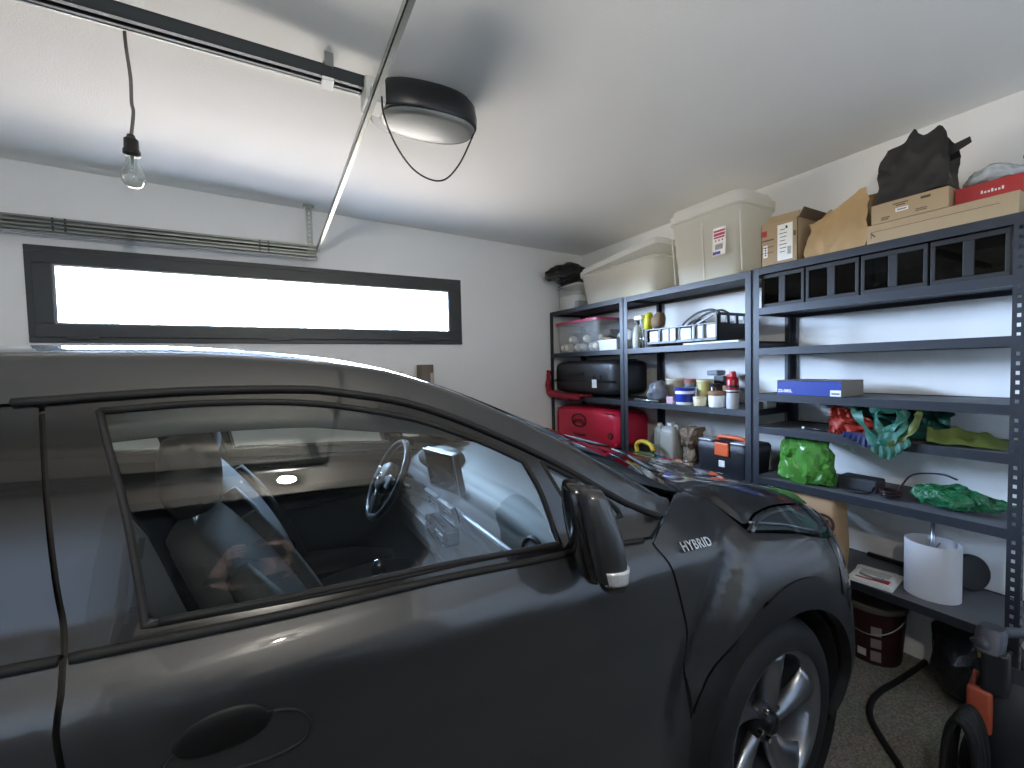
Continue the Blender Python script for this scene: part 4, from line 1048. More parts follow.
# clear box with a pink lid, full of white pieces
t = tub('storage_box', 'clear plastic box with a pink lid, full of white round pieces', 2.352, 2.66, 2.72, 3.33, S3+.001, .255, .015, M_CLEAR)
M_PINK = mat('pink red lid plastic', (.68,.20,.34), .4, var=.05)
b = NB(); cx, cy = 2.506, 3.025
ring_faces(b, [superring((cx,cy,z), (1,0,0), (0,1,0), .154+o, .305+o, 44, 9.) for z, o in ((S3+.262,.014),(S3+.282,.014),(S3+.284,.004),(S3+.280,-.02))], True, True, True)
obj('lid', b, M_PINK, t, autosmooth=35)
M_EGG = mat('white ceramic', (.85,.83,.78), .5, var=.08)
for k in range(16):
    b = NB(); r_ = rnd.uniform(.030,.046); bmesh.ops.create_uvsphere(b, u_segments=16, v_segments=10, radius=r_)
    for v in b.verts: v.co.z *= .8+.5*rnd.random()*0+.15
    px, py, pz = 2.40+.06*(k % 2)+rnd.uniform(-.008,.008), 2.785+.065*(k//2 % 8), S3+.05+(.068 if k % 3 == 1 else 0)
    bmesh.ops.translate(b, verts=b.verts, vec=(px, py, pz)); obj('white_piece', b, M_EGG, t, True)
b = NB(); box(b, 2.52,2.63,2.76,3.28,S3+.01,S3+.19,.01); obj('grey_contents', b, mat('grey mixed contents', (.45,.43,.42), .8, var=.35, scale=22), t)
# white tray in front of it
t = tub('tray', 'small white plastic tray of odds and ends in front of the pink-lidded box', 2.345, 2.42, 2.50, 2.72, S3+.001, .075, .008, M_WHITEP, lip=.005)
b = NB(); tube(b, [(2.38,2.53,S3+.085),(2.385,2.62,S3+.105),(2.38,2.69,S3+.088)], [.012,.02,.010], 8); obj('dark_tool', b, M_BLKPLA, t, True)
b = NB(); tube(b, [(2.37,2.56,S3+.08),(2.36,2.66,S3+.10)], [.010,.014], 8); obj('wooden_tool', b, mat('pale wood', (.62,.52,.40), .7), t, True)
b = NB(); bmesh.ops.create_icosphere(b, subdivisions=3, radius=1.)
for v in b.verts: v.co = Vector((v.co.x*.08, v.co.y*.10, max(v.co.z,-.75)*.09))
wrinkle(b, .02, 16, 4); mz = min(v.co.z for v in b.verts); bmesh.ops.translate(b, verts=b.verts, vec=(2.51,2.55,S3+.002-mz))
one('plastic_bag', b, mat('white plastic bag', (.84,.84,.82), .35, var=.06), 'bunched white plastic bag behind the left middle post', 'bag', smooth=True)
# clutter left of the black crate
root = thing('spray_bottle', 'white trigger spray bottle with a black collar left of the black crate', 'bottle', (2.40,2.335,S3))
b = NB(); lathe(b, [(.001,0),(.036,.001),(.038,.01),(.038,.11),(.030,.15),(.014,.17),(.014,.185)], (2.40,2.335,S3+.001), 24); obj('bottle', b, mat('grey white plastic', (.72,.73,.72), .4), root, True)
b = NB(); lathe(b, [(.018,.182),(.018,.205),(.012,.21)], (2.40,2.335,S3+.001), 18); obj('collar', b, M_BLKPLA, root)
b = NB(); box(b, 2.375,2.425,2.27,2.35,S3+.211,S3+.245,.008); tube(b, [(2.40,2.30,S3+.215),(2.395,2.285,S3+.17)], .006, 8); obj('trigger_head', b, M_WHITEP, root)
root = thing('gloves', 'pair of yellow and brown work gloves above the left end of the crate', 'gloves', (2.41,2.15,S3+.13))
M_YEL = mat('bright yellow plastic', (.80,.78,.16), .45, var=.06); M_TAN = mat('tan leather', (.46,.38,.28), .75, var=.12)
b = NB(); secs = [((2.42,2.245-.010*t,S3+.135+.125*t), .035*k, .028*k) for t, k in ((0,.5),(.1,.9),(.4,1),(.8,.9),(1,.5))]; blob(b, secs, 18); obj('yellow_glove', b, M_YEL, root, True)
b = NB(); secs = [((2.41,2.15-.02*t,S3+.140+.11*t), .042*k, .045*k) for t, k in ((0,.6),(.2,1),(.6,1.05),(.85,.8),(1,.35))]; blob(b, secs, 18); wrinkle(b, .008, 25, 3); obj('brown_glove', b, M_TAN, root, True)
for k, (yy, lab) in enumerate(((2.255,'left one of the thin bright metal rods by the crate'),(2.225,'right one of the thin bright metal rods by the crate'))):
    b = NB(); tube(b, [(2.352,yy,S3+.001),(2.356,yy+.003,S3+.135)], .0055, 8); one('metal_rod', b, M_CHROME, lab, 'rod', 'bright rods beside the crate', smooth=True)
# black crate
root = thing('crate', 'black slatted plastic crate with folding handle holding white goods', 'crate', (2.50,1.82,S3))
x0,x1,y0,y1,z0,z1 = 2.352,2.70,1.635,2.205,S3+.018,S3+.19
b = NB()
box(b,x0,x1,y0,y1,z0,z0+.008,.002)
for yy in (2.08,1.945,1.80,1.735,y1-.012): box(b,x0,x0+.010,yy,yy+.012,z0,z0+.112,.002)
for zz,h in ((z0,.022),(z0+.104,.010)): box(b,x0,x0+.010,y0,y1,zz,zz+h,.002)
box(b,x0,x0+.010,y0,y0+.016,z0,z0+.172,.002); prism(b, [(1.79,z0+.106),(1.79,z0+.116),(y0+.03,z0+.172),(y0,z0+.172),(y0,z0+.160),(y0+.03,z0+.160)], x0, x0+.010, 'X')
box(b,x1-.010,x1,y0,y1,z0,z0+.14,.002); box(b,x0,x1,y1-.008,y1,z0,z0+.112,.002)
box(b,x0,x1,y0,y0+.012,z0,z0+.108,.002); box(b,x0,x1,y0,y0+.012,z0+.155,z0+.172,.002)
for xx in (x0,x0+.088,x0+.176,x0+.264,x1-.03): box(b,xx,xx+.026,y0,y0+.012,z0+.10,z0+.16,.002)
obj('crate_body', b, M_BLKPLA, root)
for xx in (x0+.03,x0+.12):
    b = NB(); tube(b, smooth_path([(xx,1.93,z0+.10),(xx,1.89,z0+.14),(xx,1.80,z0+.185),(xx,1.70,z0+.195),(xx,1.65,z0+.172)],5), .007, 8); obj('handle', b, M_BLKPLA, root, True)
M_PACK = mat('pale packets', (.64,.66,.66), .35, var=.22, scale=45, stretch=(1,4,.3))
for k in range(6):
    b = NB(); ya = 2.190-.089*k; box(b, 2.367, 2.46, ya-.085, ya, z0+.010, z0+.098+.006*(k % 3), .008, 3); wrinkle(b, .002, 30, k)
    one('white_packet', b, M_PACK, '%s of the white packets standing in the black crate' % ('first','second','third','fourth','fifth','sixth')[k]+', counted from the left', 'packet', 'white packets in the crate')
b = NB(); tube(b, smooth_path([(2.50,2.05,z0+.13),(2.52,1.98,z0+.165),(2.50,1.90,z0+.15),(2.49,1.86,z0+.12)],5), [.03]*1+[.036]*14+[.02], 10) if False else tube(b, smooth_path([(2.56,2.05,z0+.05),(2.57,1.98,z0+.13),(2.55,1.90,z0+.13),(2.54,1.84,z0+.06)],5), .03, 10)
one('dark_pouch', b, mat('dark brown cloth', (.20,.16,.17), .8), 'dark brown pouch lying in the back of the black crate', 'pouch', smooth=True)
b = NB(); box(b, 2.342,2.42,1.50,1.88,S3+.0005,S3+.014,.004); wrinkle(b,.002,20,1); one('paper_sheets', b, M_PAPERW, 'white paper sheets sticking out under the black crate', 'paper')
# --- suitcases
def suitcase(name, label, m, x0, x1, y0, y1, z0, h, seam_m, e=5.):
    root = thing(name, label, 'suitcase', ((x0+x1)/2,(y0+y1)/2,z0)); cy, cz = (y0+y1)/2, z0+h/2; b = NB()
    secs = []
    for t, k in ((0,.80),(.03,.92),(.10,.985),(.25,1.),(.75,1.),(.90,.985),(.97,.92),(1,.80)):
        secs.append(((x0+(x1-x0)*t, cy, cz), (y1-y0)/2*k, h/2*k, e))
    blob(b, secs, 56, ax=(0,1,0), ay=(0,0,1)); obj('shell', b, m, root, autosmooth=40)
    return root, cy, cz
M_BLKCASE = mat('black ribbed case plastic', (.115,.12,.13), .38, var=.08, scale=30, bump=.12, bscale=90)
root, cy, cz = suitcase('suitcase', 'black hard-shell suitcase lying on its side on the middle shelf', M_BLKCASE, 2.352, 2.72, 2.505, 3.365, S2+.03, .285, None, 8.)
b = NB(); tube(b, [(2.349,2.53,cz-.03),(2.348,3.34,cz-.03)], .008, 8); obj('seam', b, M_BLKPLA, root, True)
b = NB(); tube(b, smooth_path([(2.355,3.14,cz+.03),(2.325,3.11,cz+.035),(2.325,2.95,cz+.035),(2.355,2.92,cz+.03)],5), .012, 10); obj('handle', b, M_BLKPLA, root, True)
for yy in (2.80,2.72): 
    b = NB(); box(b,2.342,2.354,yy-.022,yy+.022,cz-.012,cz+.022,.004); obj('latch', b, M_BLKPLA, root)
b = NB(); box(b,2.338,2.344,2.735,2.795,cz-.085,cz-.015,.002); obj('name_tag', b, M_PAPERW, root)
for yy in (2.62,2.80,3.0,3.2):
    b = NB(); tube(b, [(2.40,yy,cz+.143),(2.68,yy,cz+.143)], .005, 6); obj('shell_rib', b, M_BLKCASE, root, True)
root = thing('red_bag', 'crumpled red cloth bag hanging over the shelf edge under the black suitcase', 'bag', (2.33,3.1,S2))
M_REDC = mat('dark red cloth', (.55,.10,.17), .75, var=.12, scale=30, bump=.1, bscale=60)
b = NB(); tube(b, smooth_path([(2.300,3.365,S2+.235),(2.292,3.372,S2+.15),(2.292,3.36,S2+.04),(2.294,3.25,S2+.012),(2.294,3.08,S2-.002),(2.296,2.93,S2-.010)],5), [.022]*6+[.028]*6+[.030]*6+[.026]*7+[.012], 12); wrinkle(b,.012,20,2); obj('bag_body', b, M_REDC, root, True)
b = NB(); box(b, 2.306,2.40,2.86,3.33,S2+.006,S2+.026,.008); wrinkle(b,.002,15,4); obj('bag_flap', b, M_REDC, root)
M_REDCASE = mat('red case plastic', (.78,.12,.25), .36, var=.05, scale=30, bump=.06, bscale=120)
root, cy, cz = suitcase('suitcase', 'red hard-shell suitcase lying on its side on the lower shelf', M_REDCASE, 2.345, 2.72, 2.500, 3.365, S1+.001, .325, None, 5.5)
b = NB(); M_DKRED = mat('dark red plastic', (.36,.05,.10), .45)
L = [(2.343-.0, 2.985+.095*math.cos(a)*1.0, cz+.045+.055*math.sin(a)) for a in np.linspace(0, 2*PI, 33)]; tube(b, L, .008, 8, caps=False); obj('grip_recess', b, M_DKRED, root, True)
b = NB(); tube(b, smooth_path([(2.345,3.06,cz+.02),(2.325,3.03,cz+.045),(2.325,2.94,cz+.045),(2.345,2.91,cz+.02)],5), .012, 10); obj('handle', b, M_DKRED, root, True)
b = NB(); tube(b, [(2.346,3.06,cz-.075),(2.340,3.04,cz-.08),(2.340,2.92,cz-.08),(2.346,2.90,cz-.075)], .009, 8); obj('lower_grip', b, M_DKRED, root, True)
b = NB(); lathe(b, [(.001,2.330),(.022,2.331),(.028,2.338),(.028,2.352)], (0,2.585,cz-.045), 20, 'X'); obj('lock', b, M_DKRED, root)
b = NB(); tube(b, [(2.352,2.55,cz+.13),(2.352,3.32,cz+.13)], .005, 6); obj('seam', b, M_DKRED, root, True)
# --- pots and tins on the middle shelf
def pot(name, label, cat, x, y, z, r, h, m, lidm=None, lh=.02, label_m=None, taper=.9, group=None, lr=1.06):
    root = thing(name, label, cat, (x,y,z), group)
    b = NB(); lathe(b, [(.001,.0005),(r*taper-.003,.0005),(r*taper,.003),(r,h-.003),(r-.002,h)], (x,y,z), 28); obj('body', b, m, root, autosmooth=40)
    if lidm:
        b = NB(); lathe(b, [(r*lr-.002,h-.004),(r*lr,h),(r*lr,h+lh-.003),(r*lr-.004,h+lh),(.001,h+lh)], (x,y,z), 28, cap0=True); obj('lid', b, lidm, root, autosmooth=40)
    if label_m:
        b = NB(); lathe(b, [(r*(taper+(1-taper)*.2)+.0008,h*.2),(r*(taper+(1-taper)*.75)+.0008,h*.75)], (x,y,z), 28, cap0=False, cap1=False); obj('label', b, label_m, root, True)
    return root
M_BLUE = mat('blue plastic', (.10,.20,.60), .35); M_JARY = mat('yellowish plastic', (.66,.62,.36), .45, var=.08); M_CREAM = mat('cream plastic', (.84,.80,.66), .45); M_BRN = mat('dark brown glass', (.20,.15,.14), .25); M_TANL = mat('tan lid', (.58,.45,.33), .5); M_SALM = mat('salmon lid', (.72,.42,.36), .5); M_GREYB = mat('grey box plastic', (.40,.43,.47), .45, var=.15, scale=20)
pot('paint_pot', 'blue and white plastic pot on the middle shelf beside the yellowish jar', 'pot', 2.40, 1.915, S2+.001, .062, .098, M_WHITEP, M_BLUE, .014, M_BLUE)
pot('jar', 'yellowish plastic jar with pale lid right behind the blue and white pot', 'jar', 2.48, 1.822, S2+.001, .050, .155, M_JARY, M_CREAM, .012)
pot('jar', 'small cream jar with a dark brown lid standing under the black tin', 'jar', 2.385, 1.790, S2+.001, .040, .052, M_CREAM, M_CREAM, .008)
pot('jar', 'brown glass jar standing behind the small cream jar', 'jar', 2.475, 1.742, S2+.001, .034, .125, M_BRN, M_BLKPLA, .016)
pot('jar', 'white jar with a tan lid, left of the spray can', 'jar', 2.394, 1.675, S2+.001, .050, .078, M_WHITEP, M_TANL, .022)
pot('jar', 'taller tan-lidded jar standing behind the white jar', 'jar', 2.50, 1.655, S2+.001, .042, .105, M_CREAM, M_TANL, .025)
pot('tub', 'beige plastic tub with the crumpled grey bag beside it', 'tub', 2.58, 2.14, S2+.001, .066, .155, mat('beige plastic', (.66,.63,.56), .5), M_CREAM, .010)
b = NB(); box(b, 2.55,2.66,1.84,2.06,S2+.001,S2+.11,.006); one('storage_case', b, M_GREYB, 'grey plastic case behind the blue pot, with the salmon-lidded tubs on it', 'case')
b = NB(); box(b, 2.56,2.64,1.74,1.815,S2+.001,S2+.19,.006); one('black_tin', b, M_BLKPLA, 'tall black tin at the back of the middle shelf', 'tin')
for yy, l_ in ((2.01,'left salmon-lidded tub on the grey plastic case'),(1.91,'right salmon-lidded tub on the grey plastic case')):
    pot('small_tub', l_, 'tub', 2.58, yy, S2+.111, .042, .034, mat('clear grey tub', (.55,.57,.58), .4) if yy > 2 else bpy.data.materials['clear grey tub'], M_SALM, .020, group='salmon-lidded tubs')
b = NB(); box(b, 2.55,2.64,1.78,1.86,S2+.192,S2+.225,.008); one('glass_dish', b, M_GREYB, 'small grey dish on top of the black tin', 'dish')
b = NB(); box(b, 2.365,2.40,1.985,2.04,S2+.001,S2+.05,.004); one('small_box', b, mat('pink white card', (.80,.66,.70), .6, var=.15, scale=40), 'tiny pink and white box left of the blue pot', 'box')
b = NB(); bmesh.ops.create_icosphere(b, subdivisions=3, radius=1.)
for v in b.verts: v.co = Vector((v.co.x*.06, v.co.y*.085, max(v.co.z,-.6)*.085))
wrinkle(b, .03, 16, 9); wrinkle(b, .010, 40, 10); mz = min(v.co.z for v in b.verts); bmesh.ops.translate(b, verts=b.verts, vec=(2.45,2.185,S2+.002-mz))
one('plastic_bag', b, mat('grey plastic bag', (.46,.48,.50), .3, var=.35, scale=25), 'crumpled grey plastic bag right of the black suitcase', 'bag', smooth=True)
root = thing('tools', 'small metal tools lying in front of the crumpled grey bag', 'tools', (2.36,2.2,S2))
b = NB(); tube(b, [(2.358,2.32,S2+.016),(2.358,2.20,S2+.014),(2.358,2.10,S2+.012)], [.012,.010,.008], 8); obj('grey_tool', b, M_SILVER, root, True)
b = NB(); tube(b, [(2.378,2.28,S2+.012),(2.376,2.17,S2+.012),(2.378,2.07,S2+.010)], [.008,.011,.007], 8); obj('dark_tool', b, M_BLKPLA, root, True)
# spray can
root = thing('spray_can', 'red and white spray can with a red nozzle cap on the middle shelf', 'spray can', (2.385,1.565,S2))
c_ = (2.385,1.565,S2+.001)
b = NB(); lathe(b, [(.001,0),(.033,.001),(.0345,.004),(.0345,.112)], c_, 28, cap1=False); obj('can_body', b, mat('can white', (.82,.83,.85), .3, .2), root, autosmooth=40)
b = NB(); lathe(b, [(.0345,.112),(.0345,.168),(.030,.182),(.022,.188)], c_, 28, cap0=False); obj('can_top', b, mat('can red', (.62,.10,.14), .3, .1), root, autosmooth=40)
b = NB(); box(b, c_[0]-.020, c_[0]+.016, c_[1]-.014, c_[1]+.030, c_[2]+.188, c_[2]+.205, .005); lathe(b, [(.020,.186),(.020,.200),(.016,.222),(.001,.223)], c_, 20); obj('nozzle_cap', b, mat('cap red', (.72,.14,.16), .4), root)
b = NB(); lathe(b, [(.0348,.095),(.0348,.103)], c_, 28, cap0=False, cap1=False); lathe(b, [(.0348,.128),(.0348,.140)], c_, 28, cap0=False, cap1=False); obj('can_band', b, M_BLKPLA, root)
# things at the near end of the middle unit
b = NB(); box(b, 2.50,2.60,1.43,1.50,S2+.001,S2+.07,.004); one('white_carton', b, M_PAPERW, 'small white carton right of the spray can by the post', 'box')
b = NB(); box(b, 2.40,2.46,1.425,1.49,S2+.001,S2+.045,.006); one('green_sponge', b, mat('olive sponge', (.42,.45,.34), .9), 'olive green sponge right of the spray can', 'sponge')
for k,(z_,h_,m_,l_) in enumerate(((S2+.001,.016,mat('book dark',(.20,.17,.18),.6),'dark book at the bottom of the stack behind the big post'),(S2+.018,.02,mat('book brown',(.30,.22,.20),.6),'brown book in the stack behind the big post'),(S2+.039,.045,mat('blue white box',(.62,.70,.80),.5,var=.2,scale=40),'pale blue box on top of the stack behind the big post'))):
    b = NB(); box(b, 2.62,2.73,1.425,1.50,z_,z_+h_,.003); one('book' if k < 2 else 'pale_box', b, m_, l_, 'book' if k < 2 else 'box')
# --- lower shelf of the far units
root = thing('hand_saw', 'yellow plastic tool handle beside the red suitcase', 'tool', (2.40,2.26,S1))
b = NB(); tube(b, smooth_path([(2.385,2.335,S1+.03),(2.385,2.34,S1+.085),(2.385,2.29,S1+.115),(2.385,2.21,S1+.105),(2.385,2.175,S1+.06)],5), .017, 10); obj('handle', b, mat('tool yellow', (.86,.76,.22), .45), root, True)
b = NB(); box(b, 2.375,2.395,2.16,2.36,S1+.006,S1+.040,.004); obj('tool_base', b, mat('tool green', (.30,.38,.25), .5), root)
def jug(label, x, y, h, r, m, capm):
    root = thing('jug', label, 'bottle', (x,y,S1)); b = NB()
    secs = [((x,y,S1+.001+h*t), r*.8*k, r*k, 4.) for t, k in ((0,.92),(.03,1),(.72,1),(.82,.9),(.90,.55),(.93,.36))]; blob(b, secs, 28); obj('body', b, m, root, autosmooth=40)
    b = NB(); lathe(b, [(r*.40,h*.92),(r*.42,h*.93),(r*.42,h*1.0),(.001,h*1.0)], (x,y,S1+.001), 18); obj('cap', b, capm, root)
    b = NB(); tube(b, smooth_path([(x-.0,y-r*.2,S1+h*.90),(x,y-r*.75,S1+h*.93),(x,y-r*.85,S1+h*.75)],4), .009, 8); obj('grip', b, m, root, True)
M_JUG = mat('grey white jug plastic', (.66,.66,.63), .4, var=.06)
jug('slim grey-white bottle between the yellow handle and the pale jug', 2.53, 2.245, .245, .040, mat('slim bottle plastic', (.60,.60,.57), .4), M_WHITEP)
jug('squat pale jug with a cap beside the crumpled brown paper', 2.52, 2.13, .26, .072, M_JUG, M_WHITEP)
root = thing('glue_bottle', 'small grey bottle behind the pale jug', 'bottle', (2.60,2.03,S1))
b = NB(); lathe(b, [(.001,0),(.036,.001),(.036,.16),(.02,.20)], (2.60,2.03,S1+.001), 20); obj('body', b, M_GREYB, root, autosmooth=40)
b = NB(); lathe(b, [(.016,.2),(.010,.25),(.004,.26)], (2.60,2.03,S1+.001), 14); obj('nozzle', b, M_CREAM, root, True)
b = NB(); secs = [((2.50+.02*math.sin(6*t),1.955-.03*t,S1+.003+.245*t), .05*k, .060*k) for t, k in ((0,.7),(.15,.9),(.4,.8),(.6,1.0),(.8,1.15),(.92,1.25),(1,1.0))]; blob(b, secs, 30); subdiv(b, 1); wrinkle(b, .022, 24, 12); wrinkle(b, .008, 55, 13)
for v in b.verts: v.co.z = max(v.co.z, S1+.002)
one('crumpled_paper', b, mat('crumpled brown paper', (.50,.43,.36), .85, var=.2, scale=14), 'crumpled brown paper standing left of the toolbox', 'paper', smooth=False)
M_HND = {'blue': mat('handle blue', (.14,.22,.45), .4), 'red': mat('handle red', (.60,.12,.12), .4), 'wood': mat('handle wood', (.58,.48,.36), .7), 'steel': M_SILVER, 'dark': M_BLKPLA}
def screwdriver(label, p, q, col):
    root = thing('screwdriver', label, 'screwdriver', p, 'hand tools in front of the jugs'); p, q = Vector(p), Vector(q); d = q-p
    b = NB(); tube(b, [p, p+d*.04, p+d*.25, p+d*.42, p+d*.46], [.009,.015,.013,.015,.008], 10); obj('handle', b, M_HND[col], root, True)
    b = NB(); tube(b, [p+d*.44, q], .0035, 6); obj('shaft', b, M_SILVER, root, True)
screwdriver('blue-handled screwdriver in front of the slim bottle', (2.40,2.17,S1+.017), (2.42,1.99,S1+.0165), 'blue')
screwdriver('long red-handled screwdriver in front of the pale jug', (2.375,2.10,S1+.017), (2.39,1.90,S1+.0165), 'red')
screwdriver('shorter red-handled screwdriver nearer the toolbox', (2.43,2.04,S1+.017), (2.44,1.87,S1+.0165), 'red')
b = NB()
tube(b, [(2.36,2.13,S1+.012),(2.37,2.00,S1+.012)], .010, 8); one('wooden_stick', b, M_HND['wood'], 'short wooden stick at the shelf edge below the pale jug', 'stick', smooth=True)
root = thing('pliers', 'pale-handled pliers lying at the left end of the toolbox', 'pliers', (2.36,1.87,S1))
b = NB(); tube(b, smooth_path([(2.36,1.96,S1+.02),(2.375,1.90,S1+.03),(2.37,1.83,S1+.02)],4), .009, 8); obj('handle', b, M_HND['wood'], root, True)
b = NB(); tube(b, smooth_path([(2.385,1.96,S1+.016),(2.37,1.90,S1+.018),(2.385,1.83,S1+.014)],4), .009, 8); obj('handle', b, M_HND['wood'], root, True)
b = NB(); tube(b, [(2.373,1.905,S1+.026),(2.37,1.86,S1+.05)], [.014,.006], 8); obj('jaw', b, M_SILVER, root, True)
for k in range(5):
    b = NB(); bmesh.ops.create_icosphere(b, subdivisions=2, radius=.016+.004*(k % 2)); wrinkle(b, .008, 40, k); mz = min(v.co.z for v in b.verts); bmesh.ops.translate(b, verts=b.verts, vec=(2.362+.012*(k % 2),1.98-.032*k,S1+.036-mz if False else S1+.001-mz))
    b2 = one('wood_offcut', b, mat('offcut wood', (.62,.55,.46), .85) if k == 0 else bpy.data.materials['offcut wood'], '%s pale wood scrap along the shelf edge left of the toolbox' % ('leftmost','second','third','fourth','rightmost')[k], 'scrap', 'pale scraps by the toolbox')
# toolbox
root = thing('toolbox', 'black plastic toolbox with an orange handle and orange latch', 'toolbox', (2.48,1.60,S1)); M_ORG = mat('orange plastic', (.86,.38,.20), .4, var=.04); M_TB = mat('toolbox plastic', (.10,.11,.135), .45, var=.06, scale=30)
ty0, ty1 = 1.385, 1.80
Mt = Matrix.Translation((2.49,1.632,S1+.001))
b = NB(); secs = [(Mt @ Vector((0,0,z)), a, c, 12.) for z, a, c in ((0,.115,.158),(.01,.118,.162),(.145,.125,.170),(.15,.125,.170))]; blob(b, secs, 48); obj('box_body', b, M_TB, root, autosmooth=40)
b = NB(); secs = [(Mt @ Vector((0,0,z)), a, c, 12.) for z, a, c in ((.152,.128,.174),(.185,.128,.174),(.200,.118,.166),(.205,.10,.150))]; blob(b, secs, 48); tl = obj('lid', b, M_TB, root, autosmooth=40)
b = NB(); tube(b, smooth_path([(2.44,1.69,S1+.20),(2.43,1.685,S1+.228),(2.43,1.60,S1+.232),(2.43,1.52,S1+.228),(2.44,1.515,S1+.20)],4), .012, 10); obj('handle', b, M_ORG, tl, True)
b = NB(); box(b, 2.352,2.366,1.575,1.665,S1+.125,S1+.205,.006); obj('latch', b, M_ORG, root)
b = NB(); box(b, 2.364,2.372,1.605,1.645,S1+.055,S1+.095,.002); obj('sticker', b, M_PAPERW, root)
for yy in (1.745,1.53):
    b = NB(); box(b, 2.372,2.46,yy-.045,yy+.045,S1+.203,S1+.212,.003); obj('clear_organiser', b, mat('clear organiser', (.70,.73,.76), .2, var=.3, scale=60) if yy > 1.7 else bpy.data.materials['clear organiser'], tl)
# --- nearest unit
Z4, Z5, Z6, Z7 = 1.313, 1.133, .854, .453
root = thing('card_box', 'flat blue box with white lettering on an upper shelf', 'box', (2.48,1.155,Z4)); 
b = NB(); box(b, 2.375,2.60,1.003,1.302,Z4+.001,Z4+.078,.002); obj('box_body', b, mat('grey card', (.55,.53,.50), .7) if 'grey card' not in bpy.data.materials else mat('grey box card', (.56,.54,.50), .7), root)
M_BLU2 = mat('blue printed card', (.12,.22,.56), .4, var=.04)
b = NB(); box(b, 2.3738,2.3752,1.003,1.302,Z4+.002,Z4+.078); fl = obj('printed_front', b, M_BLU2, root)
b = NB(); box(b, 2.3738,2.376,1.003,1.215,Z4+.074,Z4+.0785); box(b, 2.3738,2.376,1.25,1.302,Z4+.074,Z4+.0785); obj('white_edge', b, M_PAPERW, fl)
text('lettering', 'ZS-085L', .021, facing((2.3732,1.262,Z4+.022)), M_PAPERW, fl, .0004, 1.0, .0008)
b = NB(); Ml = facing((2.3736,1.028,Z4+.018)); sheet_on(b, Ml, .046, .030); lb = obj('sticker', b, M_PAPERW, fl)
b = NB(); sheet_on(b, Ml @ Matrix.Translation((0,-.003,.0009)), .034, .009, .0003); obj('sticker_print', b, bpy.data.materials['grey ink'], lb)
# heap of carrier bags
def cloth(name, label, m, pts, rows=10, amp=.010, seed=0, th=.003, cat='bag'):
    """folded cloth: pts is a grid of 3-D control points"""
    g = [smooth_path(r, 4) for r in pts]; n = len(g[0]); cols = [smooth_path([r[i] for r in g], 4) for i in range(n)]
    b = NB(); grid(b, cols); wrinkle(b, amp, 14, seed); wrinkle(b, amp*.4, 40, seed+1); solid(b, th)
    return b
M_GRN = mat('dark green woven bag', (.08,.28,.23), .55, var=.12, scale=60); M_ORB = mat('red orange bag', (.56,.17,.12), .55, var=.3, scale=25, stretch=(1,1,4)); M_NAVY = mat('navy bag', (.10,.13,.30), .6); M_OLV = mat('olive bag', (.34,.38,.16), .6, var=.1)
def folds(y0, y1, x, z0, hgt, f, amp, seed, lean=.05, ny=64, nz=12, depth=.0):
    """a crumpled hanging sheet seen from the aisle: deep upright folds with creases"""
    from mathutils import noise
    rows = []
    for i in range(ny+1):
        q = i/ny; y = y0+(y1-y0)*q; r = []
        for k in range(nz+1):
            t = k/nz; n1 = noise.noise(Vector((y*9+seed, t*2.2, seed))); n2 = noise.noise(Vector((y*26, t*6, seed+5)))
            z = z0+hgt(q)*t+.012*n2*t
            r.append(Vector((x+lean*t+amp*math.sin(f*y*(1+.25*n1)+2.4*t+seed)*(.35+.65*math.sin(PI*(.15+.7*t)))+.022*n1+.008*n2, y+.014*n2+.02*n1*t, max(z, z0+.002))))
        rows.append(r)
    b = NB(); grid(b, rows); solid(b, .002); return b
def ribbon(L, w, m, root, name='strap', twist=1.2, seed=0):
    P_ = smooth_path(L, 7); b = NB(); rows = []
    for i, p in enumerate(P_):
        d_ = (P_[min(i+1,len(P_)-1)]-P_[max(0,i-1)]).normalized(); a = twist*math.sin(i*.35+seed); nx = Vector((math.cos(a), math.sin(a)*.6, .1)).normalized(); s_ = d_.cross(nx).normalized()*w
        rows.append([p-s_, p+nx*-.004, p+s_])
    grid(b, rows); solid(b, .0016); return obj(name, b, m, root, autosmooth=30)
